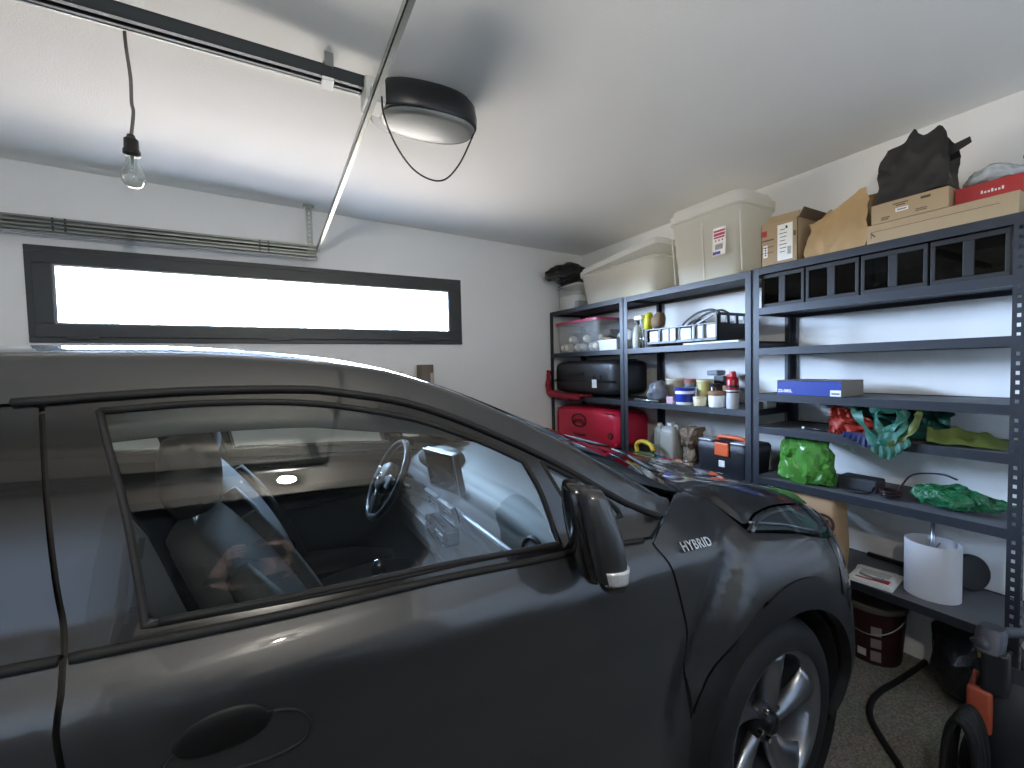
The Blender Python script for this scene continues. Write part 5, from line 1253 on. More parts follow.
# orange bag: a fan of stiff folds pointing to the left
b = folds(1.060, .865, 2.375, Z5+.002, lambda q: .145-.085*q, 95, .016, 2.0, .05)
one('shopping_bag', b, M_ORB, 'folded red and orange shopping bag at the left of the bag heap', 'bag', 'folded shopping bags', autosmooth=30)
root = thing('shopping_bag', 'bulky dark green shopping bag with straps hanging over the shelf edge', 'bag', (2.45,.80,Z5), 'folded shopping bags')
M_GRN2 = mat('green strap', (.10,.34,.28), .5, var=.06)
b = folds(.985, .645, 2.425, Z5+.002, lambda q: .150*(.90+.1*math.sin(9*q)) , 42, .030, 4.0, .06, 90); obj('bag_body', b, M_GRN, root, autosmooth=30)
b = folds(.95, .66, 2.50, Z5+.002, lambda q: .158 , 30, .030, 9.0, .04, 60); obj('bag_back', b, M_GRN, root, autosmooth=30)
for k, (L, w_, m_) in enumerate((([(2.40,.955,Z5+.150),(2.340,.930,Z5+.120),(2.318,.885,Z5+.050),(2.314,.845,Z5-.010),(2.316,.795,Z5+.005),(2.326,.765,Z5+.06),(2.345,.770,Z5+.125),(2.39,.790,Z5+.150)], .020, M_GRN2),
    ([(2.40,.840,Z5+.150),(2.345,.855,Z5+.120),(2.330,.845,Z5+.060),(2.326,.815,Z5+.045),(2.330,.775,Z5+.085),(2.36,.755,Z5+.135)], .017, M_GRN2),
    ([(2.40,.900,Z5+.155),(2.350,.880,Z5+.140),(2.345,.830,Z5+.140),(2.36,.770,Z5+.150)], .022, M_GRN),
    ([(2.39,.735,Z5+.150),(2.345,.715,Z5+.110),(2.325,.735,Z5+.050),(2.316,.765,Z5+.015),(2.312,.800,Z5-.020)], .014, M_OLV))):
    ribbon(L, w_, m_, root, seed=k*1.7)
b = NB(); rows = []
for i in range(22):
    q = i/21; y = .872-.135*q; r = []
    for k in range(9):
        t = k/8; dp = .075*math.sin(PI*min(1, .18+.75*q))*(1 if q < .6 else 1-.35*(q-.6)/.4)
        r.append(Vector((2.325-.016*t+.007*math.sin(30*q+2*t)*t, y+.010*math.sin(5*t+q), Z5+.045-(.045+dp)*t)))
    rows.append(r)
grid(b, rows); solid(b, .002); obj('hanging_end', b, M_GRN2, root, autosmooth=30)
b = NB(); rows = []
for i in range(18):
    q = i/17; y = .985-.125*q; r = []
    for k in range(8):
        t = k/7; r.append(Vector((2.345-.030*t+.006*math.sin(40*q+3*t)*t, y-.01*t, Z5+.022*(1-t)-.062*max(0, q-.15)*t*(1 if q < .8 else (1-q)*5))))
    rows.append(r)
grid(b, rows); solid(b, .002)
one('shopping_bag', b, M_NAVY, 'navy blue bag corner drooping over the shelf edge under the green bag', 'bag', 'folded shopping bags', autosmooth=30)
b = NB(); rows = []
for i in range(40):
    q = i/39; y = .690-.215*q; r = []
    for k in range(14):
        t = k/13; r.append(Vector((2.350+.20*t+.05*q, y+.01*math.sin(6*t), Z5+.003+(.052*(1-q)**.8+.014)*math.sin(PI*(.06+.90*t))*(1+.16*math.sin(17*q+6*t)+.22*math.sin(11*t-9*q)+.10*math.sin(33*t+20*q)))))
    rows.append(r)
grid(b, rows); solid(b, .002)
one('shopping_bag', b, M_OLV, 'flat olive yellow bag at the right of the bag heap', 'bag', 'folded shopping bags', autosmooth=30)
b = NB(); tube(b, [(2.42,1.185,Z5+.008),(2.40,1.06,Z5+.008)], .007, 8); root = thing('marker_pen', 'dark marker pen with a white end lying left of the bag heap', 'pen', (2.41,1.12,Z5)); obj('barrel', b, M_BLKPLA, root, True)
b = NB(); tube(b, [(2.4225,1.20,Z5+.008),(2.42,1.184,Z5+.008)], .0065, 8); obj('white_end', b, M_WHITEP, root, True)
# green plastic bag
b = NB(); secs = [((2.44,1.185,Z6+.002+.225*t), .075*k, .125*k2, 3.) for t, k, k2 in ((0,.8,.9),(.05,1.,1.0),(.3,1.05,1.03),(.6,.95,.93),(.85,.75,.92),(1,.45,.86))]; blob(b, secs, 36); bmesh.ops.subdivide_edges(b, edges=list(b.edges), cuts=2, use_grid_fill=True); wrinkle(b, .020, 12, 30); wrinkle(b, .016, 30, 31); wrinkle(b, .005, 70, 32)
for v in b.verts: v.co.z = max(v.co.z, Z6+.0015)
one('green_bag', b, mat('bright green plastic', (.36,.62,.27), .20, var=.55, scale=14, alpha=.90, trans=.3), 'bright green crinkled plastic bag standing on the lower shelf', 'bag', autosmooth=22)
root = thing('power_adapter', 'dark grey slab-shaped adapter with a looped cable on the lower shelf', 'adapter', (2.50,.975,Z6))
b = NB(); box(b, 2.46,2.56,.895,1.055,Z6+.001,Z6+.062,.010,3); obj('adapter_body', b, mat('charcoal plastic', (.20,.21,.23), .5), root)
b = NB(); tube(b, smooth_path([(2.462,.905,Z6+.03),(2.43,.91,Z6+.008),(2.40,.95,Z6+.006),(2.41,1.02,Z6+.006),(2.45,1.05,Z6+.02)],8), .0045, 8); obj('cable', b, M_BLKPLA, root, True)
root = thing('cable_coil', 'loose coil of black and dark red cable left of the green mesh bag', 'cable', (2.45,.83,Z6))
for k, m_ in enumerate((M_BLKPLA, mat('dark red cable', (.30,.12,.13), .5))):
    b = NB(); L = []
    for i in range(40):
        a = i*.47; r_ = .038-.005*(i % 7)*.5; L.append((2.45+.05*math.cos(a)+.012*k, .842+(r_+.006*k)*math.sin(a), Z6+.006+.0014*i*.6))
    tube(b, L, .0042, 6); obj('cable_turn', b, m_, root, True)
b = NB(); tube(b, smooth_path([(2.49,.82,Z6+.045),(2.54,.79,Z6+.105),(2.55,.70,Z6+.125),(2.52,.64,Z6+.118)],6), .004, 6); obj('loose_end', b, M_BLKPLA, root, True)
b = NB(); bmesh.ops.create_icosphere(b, subdivisions=5, radius=1.)
for v in b.verts:
    q = 1-.55*max(0,-v.co.y); v.co = Vector((v.co.x*.085*q, v.co.y*.155, max(v.co.z,-.55)*.058*q))
wrinkle(b, .018, 14, 33); wrinkle(b, .010, 36, 34); wrinkle(b, .004, 90, 35); mz = min(v.co.z for v in b.verts); bmesh.ops.translate(b, verts=b.verts, vec=(2.47,.612,Z6+.0015-mz))
one('mesh_bag', b, mat('glossy green mesh', (.10,.36,.22), .22, var=.6, scale=70, bump=.5, bscale=140), 'glossy green bag lying flat at the right end of the lower shelf', 'bag', autosmooth=25)
# bottom shelf: paper bag with a printed ring sign, flyers, lampshade, lid
b = NB(); secs = [((2.43,1.165,Z7+.002+.375*t), .072*k, .155*k2, 8.) for t, k, k2 in ((0,1.,.98),(.3,1.04,1.),(.6,1.0,.97),(.85,.9,.94),(.93,.84,.93),(1.,.80,.93))]; blob(b, secs, 48); wrinkle(b, .007, 14, 40)
for v in b.verts: v.co.z = max(v.co.z, Z7+.0015)
root = thing('paper_bag', 'brown paper bag with a dark @ sign behind the car nose', 'bag', (2.43,1.165,Z7)); obj('bag_body', b, mat('light kraft paper', (.66,.54,.40), .8, var=.08, scale=9, bump=.12, bscale=30), root, autosmooth=30)
text('printed_sign', '@', .125, facing((2.351,1.075,Z7+.225)), mat('dark brown print', (.22,.12,.10), .7), root, .0005, 1., .002)
root = thing('flyers', 'white printed flyers with red pictures on the bottom shelf', 'leaflets', (2.44,.86,Z7))
Mf = Rz((2.43,.885,Z7+.001), .12)
b = NB(); box(b, -.085,.110,-.080,.085,0,.014,.001,1,Mf); box(b, -.08,.095,-.072,.078,.014,.020,.001,1,Mf @ Matrix.Rotation(.12,4,'Z')); fy = obj('paper', b, M_PAPERW, root)
b = NB(); box(b, -.06,-.015,-.06,.0,.0200,.0206,0,1,Mf); box(b, -.065,-.05,.0,.06,.0200,.0206,0,1,Mf); obj('red_picture', b, M_REDINK, fy)
b = NB()
for k in range(5): box(b, .0+.012*k,.005+.012*k,-.05,.06,.0200,.0206,0,1,Mf)
tube(b, [Mf @ Vector((-.03,.05,.026)), Mf @ Vector((-.045,.0,.026)), Mf @ Vector((-.03,-.04,.026))], .006, 6); obj('dark_print', b, bpy.data.materials['grey ink'], fy)
root = thing('lampshade', 'white oval drum lampshade with a metal rod standing on the bottom shelf', 'lampshade', (2.51,.705,Z7))
b = NB(); rs_ = []
for z, o in ((.001,0),(.235,0),(.238,-.001),(.238,-.004),(.235,-.004),(.006,-.004)): rs_.append(superring((2.49,.705,Z7+z), (1,0,0), (0,1,0), .088+o, .092+o, 48, 2.))
ring_faces(b, rs_, True, False, False); obj('shade', b, mat('white shade fabric', (.86,.86,.87), .7, var=.02, trans=.25), root, autosmooth=40)
b = NB(); tube(b, [(2.50,.708,Z7+.003),(2.50,.708,Z7+.365)], .0075, 12); obj('rod', b, M_SILVER, root, True)
b = NB()
for k in range(3):
    a = k*2*PI/3; tube(b, [(2.50,.708,Z7+.18),(2.49+.084*math.cos(a),.705+.088*math.sin(a),Z7+.21)], .003, 6)
obj('spider', b, M_SILVER, root, True)
b = NB(); Mx = Matrix.Translation((2.668,.632,Z7+.082)) @ Matrix.Rotation(.95, 4, 'Z') @ Matrix.Rotation(.16, 4, 'Y')
ring_faces(b, [[Mx @ Vector((h, r*math.cos(a), r*math.sin(a))) for a in np.linspace(0, 2*PI, 41)[:-1]] for r, h in ((.06,-.012),(.072,-.012),(.078,-.006),(.078,.010),(.07,.012))], True, True, True)
one('round_lid', b, M_BLKPLA, 'black round disc leaning on the wall right of the lampshade', 'disc', autosmooth=40)
b = NB(); box(b, 2.70,2.72,.80,1.02,Z7+.001,Z7+.020,.002); one('black_strip', b, M_BLKPLA, 'thin black strip lying along the back of the bottom shelf behind the flyers', 'strip')

# ------------------------------------------------------------------ garage door gear
M_GALV = mat('galvanised steel', (.60,.62,.60), .32, .85, var=.10, scale=30)
M_GALV2 = mat('dark rail steel', (.26,.28,.29), .38, .7, var=.10, scale=30)
ZR = 2.57
op = thing('door_opener', 'black oval garage door opener with rail under the ceiling', 'door opener', (.60,1.56,2.60))
b = NB(); YR = 1.73
for a in ((YR-.026,YR+.026,ZR+.038,ZR+.042),(YR-.026,YR-.022,ZR,ZR+.042),(YR+.022,YR+.026,ZR,ZR+.042),(YR-.026,YR-.010,ZR-.002,ZR+.002),(YR+.010,YR+.026,ZR-.002,ZR+.002)): box(b, XL+.05, .42, a[0], a[1], a[2], a[3])
obj('rail', b, M_GALV2, op)
b = NB(); box(b, XL+.05, .34, YR+.026, YR+.031, ZR-.004, ZR+.016); obj('rail_lip', b, M_GALV, op)
b = NB(); box(b, .20, .24, YR-.03, YR+.03, ZR-.016, ZR-.003, .003); obj('end_stop', b, M_WHITEP, op)
b = NB()
box(b, .10, .42, YR+.021, YR+.024, ZR+.0, ZR+.045); box(b, .21,.24,YR-.03,YR+.03,ZR+.036,ZR+.040); 
for yy in (YR-.03, YR+.028): box(b, .21,.24,yy,yy+.002,ZR+.036,ceil_z(.2)+.002)
obj('hanger', b, M_GALV, op)
# motor housing: an oval drum with a lighter lens below
mc = Vector((.600, 1.765, 0)); b = NB(); a_ = -.10
AX, AY = (math.cos(a_), math.sin(a_), 0), (-math.sin(a_), math.cos(a_), 0)
secs = [((mc.x,mc.y,z), .222*k, .135*k, 2.5) for z, k in ((ZR-.052,.95),(ZR-.044,.99),(ZR-.01,1.),(ZR+.035,.97),(ZR+.058,.88),(ZR+.064,.72))]
blob(b, secs, 48, ax=AX, ay=AY); obj('motor_housing', b, mat('opener black plastic', (.10,.11,.12), .35, var=.05), op, autosmooth=40)
b = NB(); secs = [((mc.x+.012,mc.y-.012,z), .196*k, .112*k, 2.4) for z, k in ((ZR-.068,.80),(ZR-.066,.90),(ZR-.060,.97),(ZR-.050,1.))]
blob(b, secs, 48, ax=AX, ay=AY); obj('lamp_cover', b, mat('opener lamp cover', (.50,.51,.49), .35, var=.03), op, autosmooth=40)
b = NB(); box(b, .345, .42, YR-.055, YR+.055, ZR-.055, ZR+.03, .006); box(b, .36,.39,YR-.085,YR-.055,ZR-.052,ZR-.02,.003); obj('mount_bracket', b, mat('bracket grey plastic', (.70,.71,.70), .4), op)
for xx in (.50,.78):
    b = NB(); box(b, xx, xx+.03, 1.76, 1.762, ZR+.05, ceil_z(xx)+.002); obj('ceiling_strap', b, M_GALV, op)
b = NB(); tube(b, smooth_path([(.400,1.66,ZR-.045),(.405,1.66,ZR-.11),(.445,1.66,ZR-.21),(.51,1.665,ZR-.285),(.585,1.675,ZR-.310),(.655,1.69,ZR-.290),(.725,1.71,ZR-.21),(.785,1.725,ZR-.10),(.815,1.735,ZR-.03),(.805,1.735,ZR+.0)],8), .0035, 8); obj('aerial_cable', b, M_BLKPLA, op, True)
# horizontal tracks and the bar between them
tr = thing('door_track', 'galvanised garage door tracks on both sides joined by a cross bar', 'track', (.31,1.5,2.35))
def channel(bm, x0, x1, y, z, w, d, s, t=.0025):
    """C channel running along X, open towards s"""
    box(bm, x0, x1, y, y+t*s if s > 0 else y, z-w/2, z+w/2) if s > 0 else box(bm, x0, x1, y-t, y, z-w/2, z+w/2)
    for zz in (z-w/2, z+w/2-t): box(bm, x0, x1, min(y, y-s*d), max(y, y-s*d), zz, zz+t)
    for z0_, z1_ in ((z-w/2, z-w/2+.010), (z+w/2-.010, z+w/2)): box(bm, x0, x1, min(y-s*d, y-s*(d-t)), max(y-s*d, y-s*(d-t)), z0_, z1_)
for (yy, s_) in ((3.335, 1), (-.30, -1)):
    b = NB(); channel(b, XL+.06, .305, yy, 2.362, .034, .036, s_); obj('upper_channel', b, M_GALV, tr)
    b = NB(); channel(b, XL+.06, .305, yy, 2.318, .034, .036, s_); obj('lower_channel', b, M_GALV, tr)
    b = NB(); box(b, XL+.06, .307, yy-s_*.010 if s_ > 0 else yy+.008, yy-s_*.008 if s_ > 0 else yy+.010, 2.286, 2.296); box(b, XL+.06, .307, yy-s_*.034 if s_ > 0 else yy+.010, yy-s_*.010 if s_ > 0 else yy+.034, 2.286, 2.2885); obj('bottom_flange', b, M_SILVER, tr)
    for xx in (-1.0,-.02):
        b = NB()
        for dx in (-.02,.03):
            for zz in (2.352,2.372,2.310,2.326): lathe(b, [(.006,yy-s_*.0415-.001),(.006,yy-s_*.0415+.001)], (xx+dx,0,zz), 8, 'Y')
        pass; obj('bolt_heads', b, M_GALV2, tr)
    for xx in (.265,):
        b = NB(); z1_ = ceil_z(xx)+.002; ya = yy-s_*.02
        for z0_ in np.arange(2.34, z1_-.01, .030): box(b, xx-.020, xx-.006, ya-.0015, ya+.0015, z0_, min(z1_, z0_+.030)); box(b, xx+.006, xx+.020, ya-.0015, ya+.0015, z0_, min(z1_, z0_+.030)); box(b, xx-.006, xx+.006, ya-.0015, ya+.0015, z0_, min(z1_, z0_+.012))
        box(b, xx+.018, xx+.020, ya, ya+.022, 2.34, z1_); box(b, xx-.035, xx+.035, ya-.03, ya+.03, z1_-.006, z1_-.001); obj('hanger_bracket', b, M_GALV, tr)
b = NB(); box(b, .303,.306,-.30,3.335,2.343,2.367); box(b, .303,.321,-.30,3.335,2.343,2.3455); box(b, .303,.321,-.30,3.335,2.3645,2.367); obj('cross_bar', b, M_GALV, tr)
# bulb on its flex
pb = thing('pendant_bulb', 'bare clear light bulb hanging on a grey flex from the ceiling', 'light bulb', (-.385,1.9,2.66))
b = NB(); tube(b, smooth_path([(-.385,1.9,ceil_z(-.385)+.001),(-.383,1.9,2.60),(-.376,1.9,2.50),(-.377,1.9,2.42),(-.374,1.9,2.385),(-.384,1.9,2.30)],8), .0050, 8); obj('flex', b, mat('grey flex', (.38,.37,.36), .6), pb, True)
bx, by = -.384, 1.9
b = NB(); lathe(b, [(.001,2.312),(.010,2.310),(.013,2.300),(.020,2.294),(.021,2.262),(.024,2.258),(.024,2.244),(.018,2.240)], (bx,by,0), 20); obj('lamp_holder', b, M_BLKPLA, pb, autosmooth=40)
b = NB(); prof = [(.014,2.242),(.016,2.228),(.022,2.210),(.029,2.192),(.033,2.174),(.031,2.156),(.024,2.143),(.013,2.136),(.001,2.1345)]; lathe(b, prof, (bx,by,0), 28, cap0=False); lathe(b, [(max(.0008,r-.0012), h+.0012*(1 if h < 2.15 else 0)) for r, h in prof], (bx,by,0), 28, cap0=False); bmesh.ops.recalc_face_normals(b, faces=b.faces); obj('glass_bulb', b, glass('bulb glass', (.95,.96,.95), 1.5, extra=.03), pb, True)
b = NB(); lathe(b, [(.006,2.24),(.004,2.205),(.003,2.195)], (bx,by,0), 10); tube(b, [(bx-.010,by,2.182),(bx-.004,by,2.187),(bx,by,2.184),(bx+.004,by,2.187),(bx+.010,by,2.182)], .0008, 6); tube(b, [(bx-.003,by,2.20),(bx-.010,by,2.182)], .0006, 5); tube(b, [(bx+.003,by,2.20),(bx+.010,by,2.182)], .0006, 5); obj('filament', b, M_SILVER, pb, True)
# cardboard tube standing by the window wall
tb = thing('cardboard_tube', 'brown cardboard tube with a pale patch standing at the window wall', 'tube', (1.065,3.315,0))
b = NB(); lathe(b, [(.066,.001),(.066,1.528),(.063,1.530),(.060,1.528),(.060,1.45)], (1.065,3.315,0), 28, cap1=False); obj('tube_body', b, mat('brown tube card', (.44,.39,.35), .7, var=.05), tb, autosmooth=40)
b = NB(); lathe(b, [(.060,1.505),(.001,1.507)], (1.065,3.315,0), 28, cap0=False); obj('end_cap', b, mat('tube cap', (.38,.34,.31), .7), tb)
b = NB(); rows = [[(1.065+.0668*math.cos(a), 3.315+.0668*math.sin(a), z) for a in np.linspace(-1.25,-.35,10)] for z in (1.36,1.465)]; grid(b, rows); solid(b, .0008); obj('pale_patch', b, mat('pale sticker', (.74,.73,.70), .6), tb)
# ------------------------------------------------------------------ things on the floor
root = thing('paint_bucket', 'dark red round bucket with a pale lid on the floor under the shelf', 'bucket', (2.60,.955,0))
b = NB(); lathe(b, [(.001,.001),(.108,.001),(.112,.01),(.128,.262),(.130,.268)], (2.60,.955,0), 40); obj('bucket_body', b, mat('dark red bucket', (.20,.075,.09), .5, var=.15, scale=9), root, autosmooth=40)
b = NB(); lathe(b, [(.130,.264),(.135,.270),(.135,.288),(.128,.294),(.001,.291)], (2.60,.955,0), 40); obj('lid', b, mat('dirty cream lid', (.40,.38,.34), .6, var=.1), root, autosmooth=40)
b = NB()
for k, z in enumerate((.05,.115,.175)):
    a = 3.6; rr_ = .114+.05*z+.0022; o_ = Vector((2.60+rr_*math.cos(a),.955+rr_*math.sin(a),z)); M_ = frame_m(o_, (math.sin(a),-math.cos(a),0), (0,0,1))
    b = NB(); sheet_on(b, M_, .040, .045 if k else .05); pl_ = obj('pictogram', b, mat('bucket label grey', (.55,.50,.48), .6) if k == 0 else bpy.data.materials['bucket label grey'], root)
    b = NB(); lathe(b, [(.006,0),(.013,0),(.013,.0004),(.006,.0004)], (0,0,0), 18, cap0=False, cap1=False); bmesh.ops.transform(b, matrix=M_ @ Matrix.Translation((0,0,.0009)), verts=b.verts); obj('pictogram_ring', b, M_INK, pl_)
a = 3.15; M_ = frame_m(Vector((2.60+.119*math.cos(a),.955+.119*math.sin(a),.055)), (math.sin(a),-math.cos(a),0), (0,0,1)); b = NB(); sheet_on(b, M_, .035, .035); obj('white_label', b, bpy.data.materials['pale sticker'], root)
b = NB(); tube(b, [(2.60+.137*math.cos(t_),.955+.137*math.sin(t_),.25-.09*math.sin((t_-2.0)/2.6*PI)) for t_ in np.linspace(2.0,4.6,24)], .003, 6); obj('bail', b, M_GALV, root, True)
b = NB(); bmesh.ops.create_icosphere(b, subdivisions=4, radius=1.)
for v in b.verts: v.co = Vector((v.co.x*.135, v.co.y*.150, max(v.co.z,-.7)*.215))  # enlarged so its black also stands in for shade on the wall behind
wrinkle(b, .035, 8, 50); wrinkle(b, .014, 24, 51); mz = min(v.co.z for v in b.verts); bmesh.ops.translate(b, verts=b.verts, vec=(2.595,.595,.002-mz))
one('black_sack', b, M_BLKBAG, 'black sack on the floor under the bottom shelf', 'sack', smooth=True)
root = thing('garden_hose', 'black hose looping across the garage floor', 'hose', (2.1,.7,0))
b = NB(); tube(b, smooth_path([(1.62,.50,.0135),(1.78,.535,.0135),(1.912,.612,.0135),(2.018,.712,.0135),(2.10,.775,.0135),(2.195,.808,.0135),(2.30,.815,.0135),(2.40,.806,.0135),(2.47,.800,.0135),(2.55,.795,.0135),(2.63,.790,.0135),(2.715,.788,.0135)],8), .0115, 10); obj('hose_line', b, M_RUBBER, root, True)
b = NB(); tube(b, [(1.62,.50,.014),(1.585,.492,.014)], .016, 10); obj('coupling', b, M_BLKPLA, root, True)
# upright machine standing at the right edge
MX, MY = 2.055, .375
pw = thing('pressure_washer', 'dark upright machine with an orange panel on the floor at the right edge', 'machine', (MX,MY,0))
M_MDK = mat('machine charcoal', (.085,.09,.105), .5, var=.1, scale=20)
b = NB(); secs = [((MX,MY,z), .105*k, .085*k2, 4.) for z, k, k2 in ((.06,.9,.95),(.10,1.,1.),(.26,1.,1.),(.36,.92,.9),(.43,.7,.75),(.46,.5,.6))]; blob(b, secs, 32); obj('machine_body', b, M_MDK, pw, autosmooth=40)
b = NB(); box(b, MX-.118,MX-.090,MY+.030,MY+.088,.285,.425,.012,3); obj('orange_panel', b, mat('machine orange', (.62,.28,.18), .5), pw, autosmooth=40)
b = NB(); box(b, MX-.110,MX-.06,MY+.0,MY+.06,.420,.56,.014,3); obj('neck', b, M_MDK, pw)
b = NB(); blob(b, [((MX-.085+.03*t,MY+.045,.545+.075*t), .032*k, .034*k, 3.) for t, k in ((0,.8),(.1,1),(.8,1),(1,.8))], 20); obj('grip_head', b, mat('machine grey', (.22,.23,.26), .5), pw, autosmooth=40)
b = NB(); lathe(b, [(.016,0),(.026,0),(.026,.05),(.022,.052)], (0,0,0), 18, cap0=False, cap1=False); bmesh.ops.transform(b, matrix=Matrix.Translation((MX-.085,MY+.07,.585)) @ Matrix.Rotation(2.4, 4, 'X'), verts=b.verts); solid(b, .003); obj('nozzle', b, bpy.data.materials['machine grey'], pw, True)
b = NB(); tube(b, smooth_path([(MX-.03,MY+.03,.60),(MX+.05,MY+.0,.585),(MX+.14,MY-.03,.54)],5), .016, 10); obj('carry_handle', b, bpy.data.materials['machine grey'], pw, True)
b = NB(); box(b, MX-.07,MX-.01,MY+.05,MY+.075,.505,.545,.006); box(b, MX-.045,MX-.030,MY+.05,MY+.072,.455,.51,.004); obj('yellow_clip', b, mat('machine yellow', (.66,.60,.36), .5), pw)
b = NB(); tube(b, smooth_path([(MX-.03,MY+.082,.44),(MX-.05,MY+.09,.38),(MX-.02,MY+.09,.33)],5), .009, 8); obj('red_hose', b, mat('machine red', (.50,.24,.20), .5), pw, True)
for s_ in (-.11,.11):
    b = NB(); lathe(b, [(.0,MY+s_-.018),(.07,MY+s_-.018),(.078,MY+s_-.01),(.078,MY+s_+.01),(.07,MY+s_+.018),(.0,MY+s_+.018)], (MX+.06,0,.080), 28, 'Y', cap0=False, cap1=False); obj('wheel', b, M_RUBBER, pw, autosmooth=40)
b = NB(); box(b, MX-.10,MX-.05,MY-.08,MY+.08,.001,.07,.008); obj('foot', b, M_MDK, pw)
root = thing('cable_reel', 'black coil of ribbed cable standing in front of the orange panel', 'cable coil', (1.86,.42,0))
for k in range(7):
    b = NB(); x_ = 1.815+.017*k; tube(b, [(x_+.005*math.sin(3*a+k), .445+(.036+.004*(k % 2))*math.cos(a), .190+.178*math.sin(a)) for a in np.linspace(0, 2*PI, 41)], .0095, 8, caps=False); obj('cable_turn', b, M_RUBBER, root, True)
b = NB(); box(b, 1.81,1.925,.40,.49,.0005,.010,.003); obj('reel_foot', b, M_BLKPLA, root)
# ------------------------------------------------------------------ the photographer in the doorway (seen in the car's reflections)
def skin_mesh(name, verts, edges, radii, m, parent, root=0, levels=1):
    me = bpy.data.meshes.new(name); w = worldloc(parent)
    me.from_pydata([Vector(v)-w for v in verts], edges, []); me.materials.append(m)
    o = bpy.data.objects.new(name, me); COL.objects.link(o); o.parent = parent
    md = o.modifiers.new('skin', 'SKIN'); md.use_smooth_shade = True; md.branch_smoothing = .4
    sv = me.skin_vertices[0].data
    for i, r in enumerate(radii): sv[i].radius = (r, r) if not isinstance(r, tuple) else r; sv[i].use_root = (i == root)
    sb = o.modifiers.new('smooth', 'SUBSURF'); sb.levels = levels; sb.render_levels = levels
    return o
M_SKIN = mat('skin', (.72,.54,.45), .55, var=.04); M_SHIRT = mat('dark jacket cloth', (.13,.13,.15), .85, var=.1, scale=40); M_TROU = mat('dark trousers', (.15,.15,.18), .9, var=.08, scale=40); M_HAIR = mat('dark brown hair', (.10,.07,.055), .6, var=.2, scale=50)
PA = math.radians(12); PO = Vector((.03,-.47,0))
def pp(x, y, z): return PO+Vector((x*math.cos(PA)+y*math.sin(PA), -x*math.sin(PA)+y*math.cos(PA), z))
FY = math.radians(29.29); FV = Vector((math.sin(FY), math.cos(FY), 0)); RV = Vector((math.cos(FY), -math.sin(FY), 0))
person = thing('person', 'person in dark jacket and trousers standing in the doorway holding up a phone', 'person', (PO.x, PO.y, 0))
V = []; E = []; Rr = []
def nd(p, r, par=None):
    V.append(Vector(p)); Rr.append(r)
    if par is not None: E.append((par, len(V)-1))
    return len(V)-1
pelvis = nd(pp(0,0,.96), (.145,.105)); waist = nd(pp(0,0,1.10), (.125,.095), pelvis); chest = nd(pp(0,.0,1.30), (.15,.105), waist); nb_ = nd(pp(0,-.01,1.44), .075, chest); nk = nd(pp(0,.0,1.52), .052, nb_)
jaw = nd(pp(0,.025,1.585), .062, nk); head = nd(pp(0,.02,1.65), (.076,.090), jaw); crown = nd(pp(0,.0,1.72), (.066,.078), head); top_ = nd(pp(0,-.005,1.755), .035, crown)
nose = nd(pp(0,.105,1.63), .013, head)
hands = {}
for s in (-1, 1):
    hip = nd(pp(.095*s,0,.90), .085, pelvis); knee = nd(pp(.11*s,.015,.50), .055, hip); calf = nd(pp(.112*s,-.01,.34), .05, knee); ank = nd(pp(.115*s,-.02,.09), .036, calf); toe = nd(pp(.13*s,.12,.035), .032, ank)
    ear = nd(pp(.082*s,.005,1.64), .014, head)
    sh = nd(pp(.175*s,-.01,1.415), .058, nb_); el = nd(pp(.235*s,.10,1.19), .042, sh)
    edge = -FV*.022+RV*(.082*s)+Vector((0,0,1.5)); wr = edge-FV*.075-Vector((0,0,.070))+RV*(.020*s)
    fa = nd((V[el]+wr)/2+Vector((0,0,-.01)), .038, el); w_ = nd(wr, .026, fa); pm = nd(edge-FV*.035-Vector((0,0,.025))+RV*(.018*s), .030, w_)
    hands[s] = pm
    for k in range(4):      # fingers curl round the front edge, the thumb lies along the screen side
        z_ = .030-.018*k; L = (.020,.026,.022,.012)[k]
        a = nd(edge+RV*(.016*s)-FV*.010+Vector((0,0,z_)), .0085, pm); c = nd(edge+RV*(.012*s)+FV*.012+Vector((0,0,z_+.003)), .008, a); nd(edge-RV*(L*s)+FV*.018+Vector((0,0,z_+.006)), .007, c)
    th = nd(edge-FV*.030+RV*(.004*s)+Vector((0,0,.012)), .010, pm); nd(edge-FV*.024-RV*(.026*s)+Vector((0,0,.030)), .008, th)
skin_mesh('body', V, E, Rr, M_SKIN, person)
def sub_skel(ids_r, pairs, name, m):
    ix = {i: k for k, (i, r) in enumerate(ids_r)}
    return skin_mesh(name, [V[i] for i, r in ids_r], [(ix[a], ix[c]) for a, c in pairs], [r for i, r in ids_r], m, person)
kids = lambda a: [e for e in E if e[0] == a]
arms = []; legs = []
for (a, c) in E:
    if a == nb_ and c != nk: arms.append(c)
    if a == pelvis and c != waist: legs.append(c)
jr = [(pelvis,(.165,.125)),(waist,(.150,.118)),(chest,(.172,.128)),(nb_,.088)]; jp = [(pelvis,waist),(waist,chest),(chest,nb_)]
for sh in arms:
    el = kids(sh)[0][1]; fa = kids(el)[0][1]; w_ = kids(fa)[0][1]; jr += [(sh,.072),(el,.056),(fa,.050),(w_,.037)]; jp += [(nb_,sh),(sh,el),(el,fa),(fa,w_)]
sub_skel(jr, jp, 'jacket', M_SHIRT)
tr_ = [(pelvis,(.160,.122))]; tp = []
for hp in legs:
    kn = kids(hp)[0][1]; cf = kids(kn)[0][1]; an = kids(cf)[0][1]; tr_ += [(hp,.102),(kn,.074),(cf,.068),(an,.058)]; tp += [(pelvis,hp),(hp,kn),(kn,cf),(cf,an)]
sub_skel(tr_, tp, 'trousers', M_TROU)
